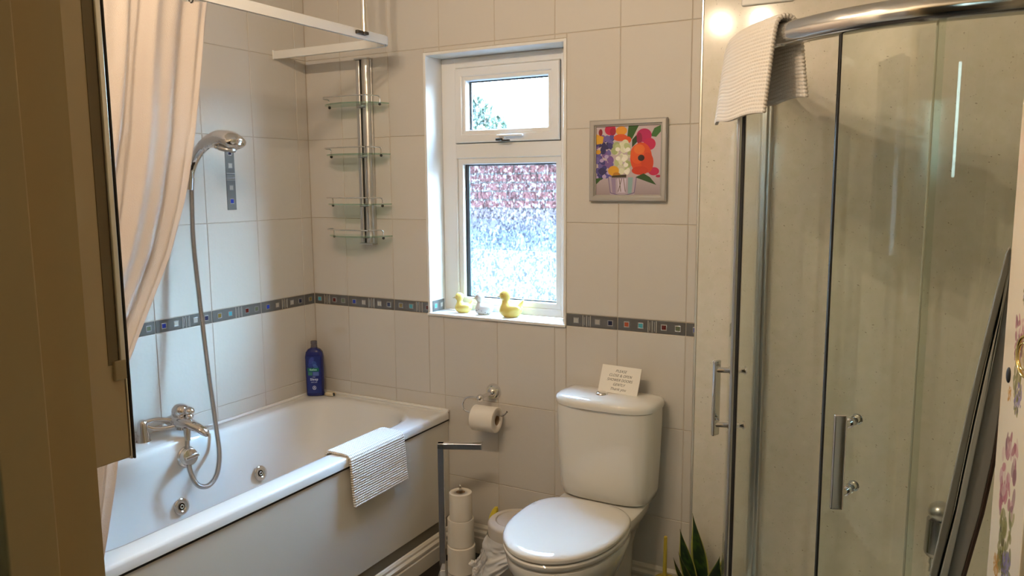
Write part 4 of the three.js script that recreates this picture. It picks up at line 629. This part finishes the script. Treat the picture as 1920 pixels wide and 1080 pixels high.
// ------------------------------------------------------------------ left edge: wall cabinet
{
  const x1 = 1.752, z0 = 2.13, t = thing('wall_cabinet', 'cream bathroom wall cabinet beside the doorway, hung high at left', 'cabinet', [0, 0, 0]);
  mesh('carcass', [rbox(1.34, x1, 1.228, 1.95, z0 + 0.004, ZF, 0.002)], M.cream, t);
  const d = mesh('mirror_door', rbox(1.345, x1, 1.226, 1.952, z0 + 0.0012, z0 + 0.0035, 0.001), std(lin(0.85, 0.85, 0.85), 0.02, { metalness: 1 }), t);
  mesh('dark_edge', rbox(x1 - 0.004, x1 + 0.0015, 1.226, 1.95, z0 - 0.001, z0 + 0.0012, 0.0008), M.dark, d);
  mesh('edge_strip', rbox(x1 - 0.002, x1 + 0.0035, 1.326, 1.95, z0 + 0.0035, z0 + 0.01, 0.0015), M.alu, t);
  mesh('groove', rbox(x1 - 0.002, x1 + 0.0008, 1.326, 1.95, z0 + 0.01, z0 + 0.021, 0.0005), std(lin(0.2, 0.16, 0.1), 0.6), t);
  mesh('mirror_clip', rbox(x1 - 0.002, x1 + 0.004, 1.31, 1.33, z0 + 0.004, z0 + 0.017, 0.0015), std(lin(0.4, 0.34, 0.22), 0.4), t);
}

// ------------------------------------------------------------------ right edge: open door with floral china plate, slanting grey board
{
  const hinge = V(2.79, 0, 2.235), free = V(2.541, 0, 1.36), L = hinge.distanceTo(free), ang = Math.atan2(hinge.x - free.x, hinge.z - free.z);
  const t = new THREE.Group(); t.name = 'door_1'; scene.add(t); struct(t, 'cream bathroom door standing open at the right edge');
  t.position.copy(free); t.rotation.y = ang;      // local +z runs from the free edge to the hinge, local -x is the face towards the bath
  mesh('door_leaf', rbox(0.004, 0.044, 0.01, 2.0, 0, L, 0.002), M.cream, t);
  const r = rng(31);
  const tx = canvasTex(256, 1024, (c, w, h) => {
    c.fillStyle = '#e6d8bf'; c.fillRect(0, 0, w, h);
    const fl = (x, y, s, cols) => { for (let i = 0; i < 46; i++) { c.fillStyle = cols[i % cols.length]; c.globalAlpha = 0.6; c.beginPath(); c.ellipse(x + (r() - 0.5) * 84 * s, y + (r() - 0.5) * 84 * s, 7 * s + r() * 9 * s, 4 * s + r() * 6 * s, r() * 3, 0, 7); c.fill(); } c.globalAlpha = 1; };
    for (const [y, s] of [[400, 0.7], [600, 1.25], [840, 1.0], [980, 0.8]]) { fl(130, y + 80 * s, s * 0.9, ['#6f7040', '#8a8450', '#5d6138']); fl(120, y, s, ['#a8566a', '#c08c94', '#8c4458', '#d3b0a8', '#7d5560']); fl(150, y + 110 * s, s * 0.5, ['#7a6f96', '#8f86a8']); fl(80, y + 120 * s, s * 0.35, ['#c08a4a']); fl(135, y - 90 * s, s * 0.35, ['#7a6f96', '#6f7040']); }
  });
  const outl = new THREE.Shape(); outl.moveTo(0.004, 0.72); outl.lineTo(0.112, 0.72); outl.lineTo(0.112, 1.6); outl.quadraticCurveTo(0.108, 1.63, 0.085, 1.628); outl.quadraticCurveTo(0.078, 1.66, 0.058, 1.655); outl.quadraticCurveTo(0.038, 1.66, 0.03, 1.628); outl.quadraticCurveTo(0.008, 1.63, 0.004, 1.6); outl.lineTo(0.004, 0.72);
  const pg = extrude(outl, 0.008, 0.0025), uv = pg.attributes.uv, pp = pg.attributes.position; for (let i = 0; i < uv.count; i++) uv.setXY(i, pp.getX(i) / 0.116, (pp.getY(i) - 0.72) / 0.94);
  const pl = mesh('china_plate', pg.rotateY(-Math.PI / 2).translate(0.004, 0, 0), phys(0xffffff, 0.1, { map: tx, clearcoat: 0.6 }), t);
  mesh('knob_rose', [new THREE.TorusGeometry(0.026, 0.0022, 10, 40).rotateY(Math.PI / 2).translate(-0.008, 1.278, 0.088), new THREE.TorusGeometry(0.017, 0.0014, 10, 40).rotateY(Math.PI / 2).translate(-0.01, 1.278, 0.088)], std(lin(0.85, 0.65, 0.25), 0.18, { metalness: 1 }), pl);
  mesh('keyhole', sph(-0.0045, 1.24, 0.03, 0.009, 0.3, 1.2, 0.7, 14), M.black, pl);
}
{
  const t = thing('slanting_board', 'tall slanting grey metal board with dark edge between shower and open door', 'board', [0, 0, 1.1]);
  const ext = (p, q) => { const k = (0 - q[1]) / (q[1] - p[1]); return [q[0] + (q[0] - p[0]) * k, 0]; };
  const strip = (a, b, z0, z1, mat, name) => { const A = [...a, ext(a[a.length - 2], a[a.length - 1])], B = [...b, ext(b[b.length - 2], b[b.length - 1])]; return mesh(name, extrude([...A, ...B.reverse()], z1 - z0, 0.0015).translate(0, 0, z0), mat, t); };
  const L0 = [[2.552, 1.392], [2.5485, 1.386], [2.5385, 1.323], [2.528, 1.25], [2.51, 1.119], [2.491, 0.964], [2.469, 0.8]], L1 = [[2.5535, 1.39], [2.552, 1.35], [2.5445, 1.3], [2.529, 1.196], [2.5165, 1.096], [2.498, 0.927], [2.48, 0.8]];
  const G1 = [[2.554, 1.388], [2.553, 1.35], [2.5475, 1.3], [2.5335, 1.196], [2.5205, 1.09], [2.5025, 0.927], [2.4835, 0.8]], Hh = [[2.556, 1.36], [2.553, 1.324], [2.543, 1.215], [2.531, 1.1], [2.515, 0.955], [2.497, 0.81]], K = [[2.58, 1.34], [2.575, 1.22], [2.556, 1.125], [2.551, 1.04], [2.5385, 0.934], [2.518, 0.813]], K2 = K.map(([x, y]) => [x + 0.006, y]);
  strip(L0, L1, -0.01, 0.012, std(lin(0.22, 0.21, 0.17), 0.4, { metalness: 0.2 }), 'side_rail');
  strip(L1, G1, -0.012, -0.002, M.black, 'groove');
  strip(G1, Hh, -0.012, 0.01, std(lin(0.5, 0.5, 0.45), 0.35, { metalness: 0.3 }), 'bead');
  strip(Hh, K, -0.012, 0.004, std(lin(0.3, 0.29, 0.26), 0.5, { metalness: 0.1 }), 'panel');
  strip(K, K2, -0.014, 0.01, std(lin(0.035, 0.018, 0.01), 0.5), 'dark_edge');
}
renderer.render(scene, camera);
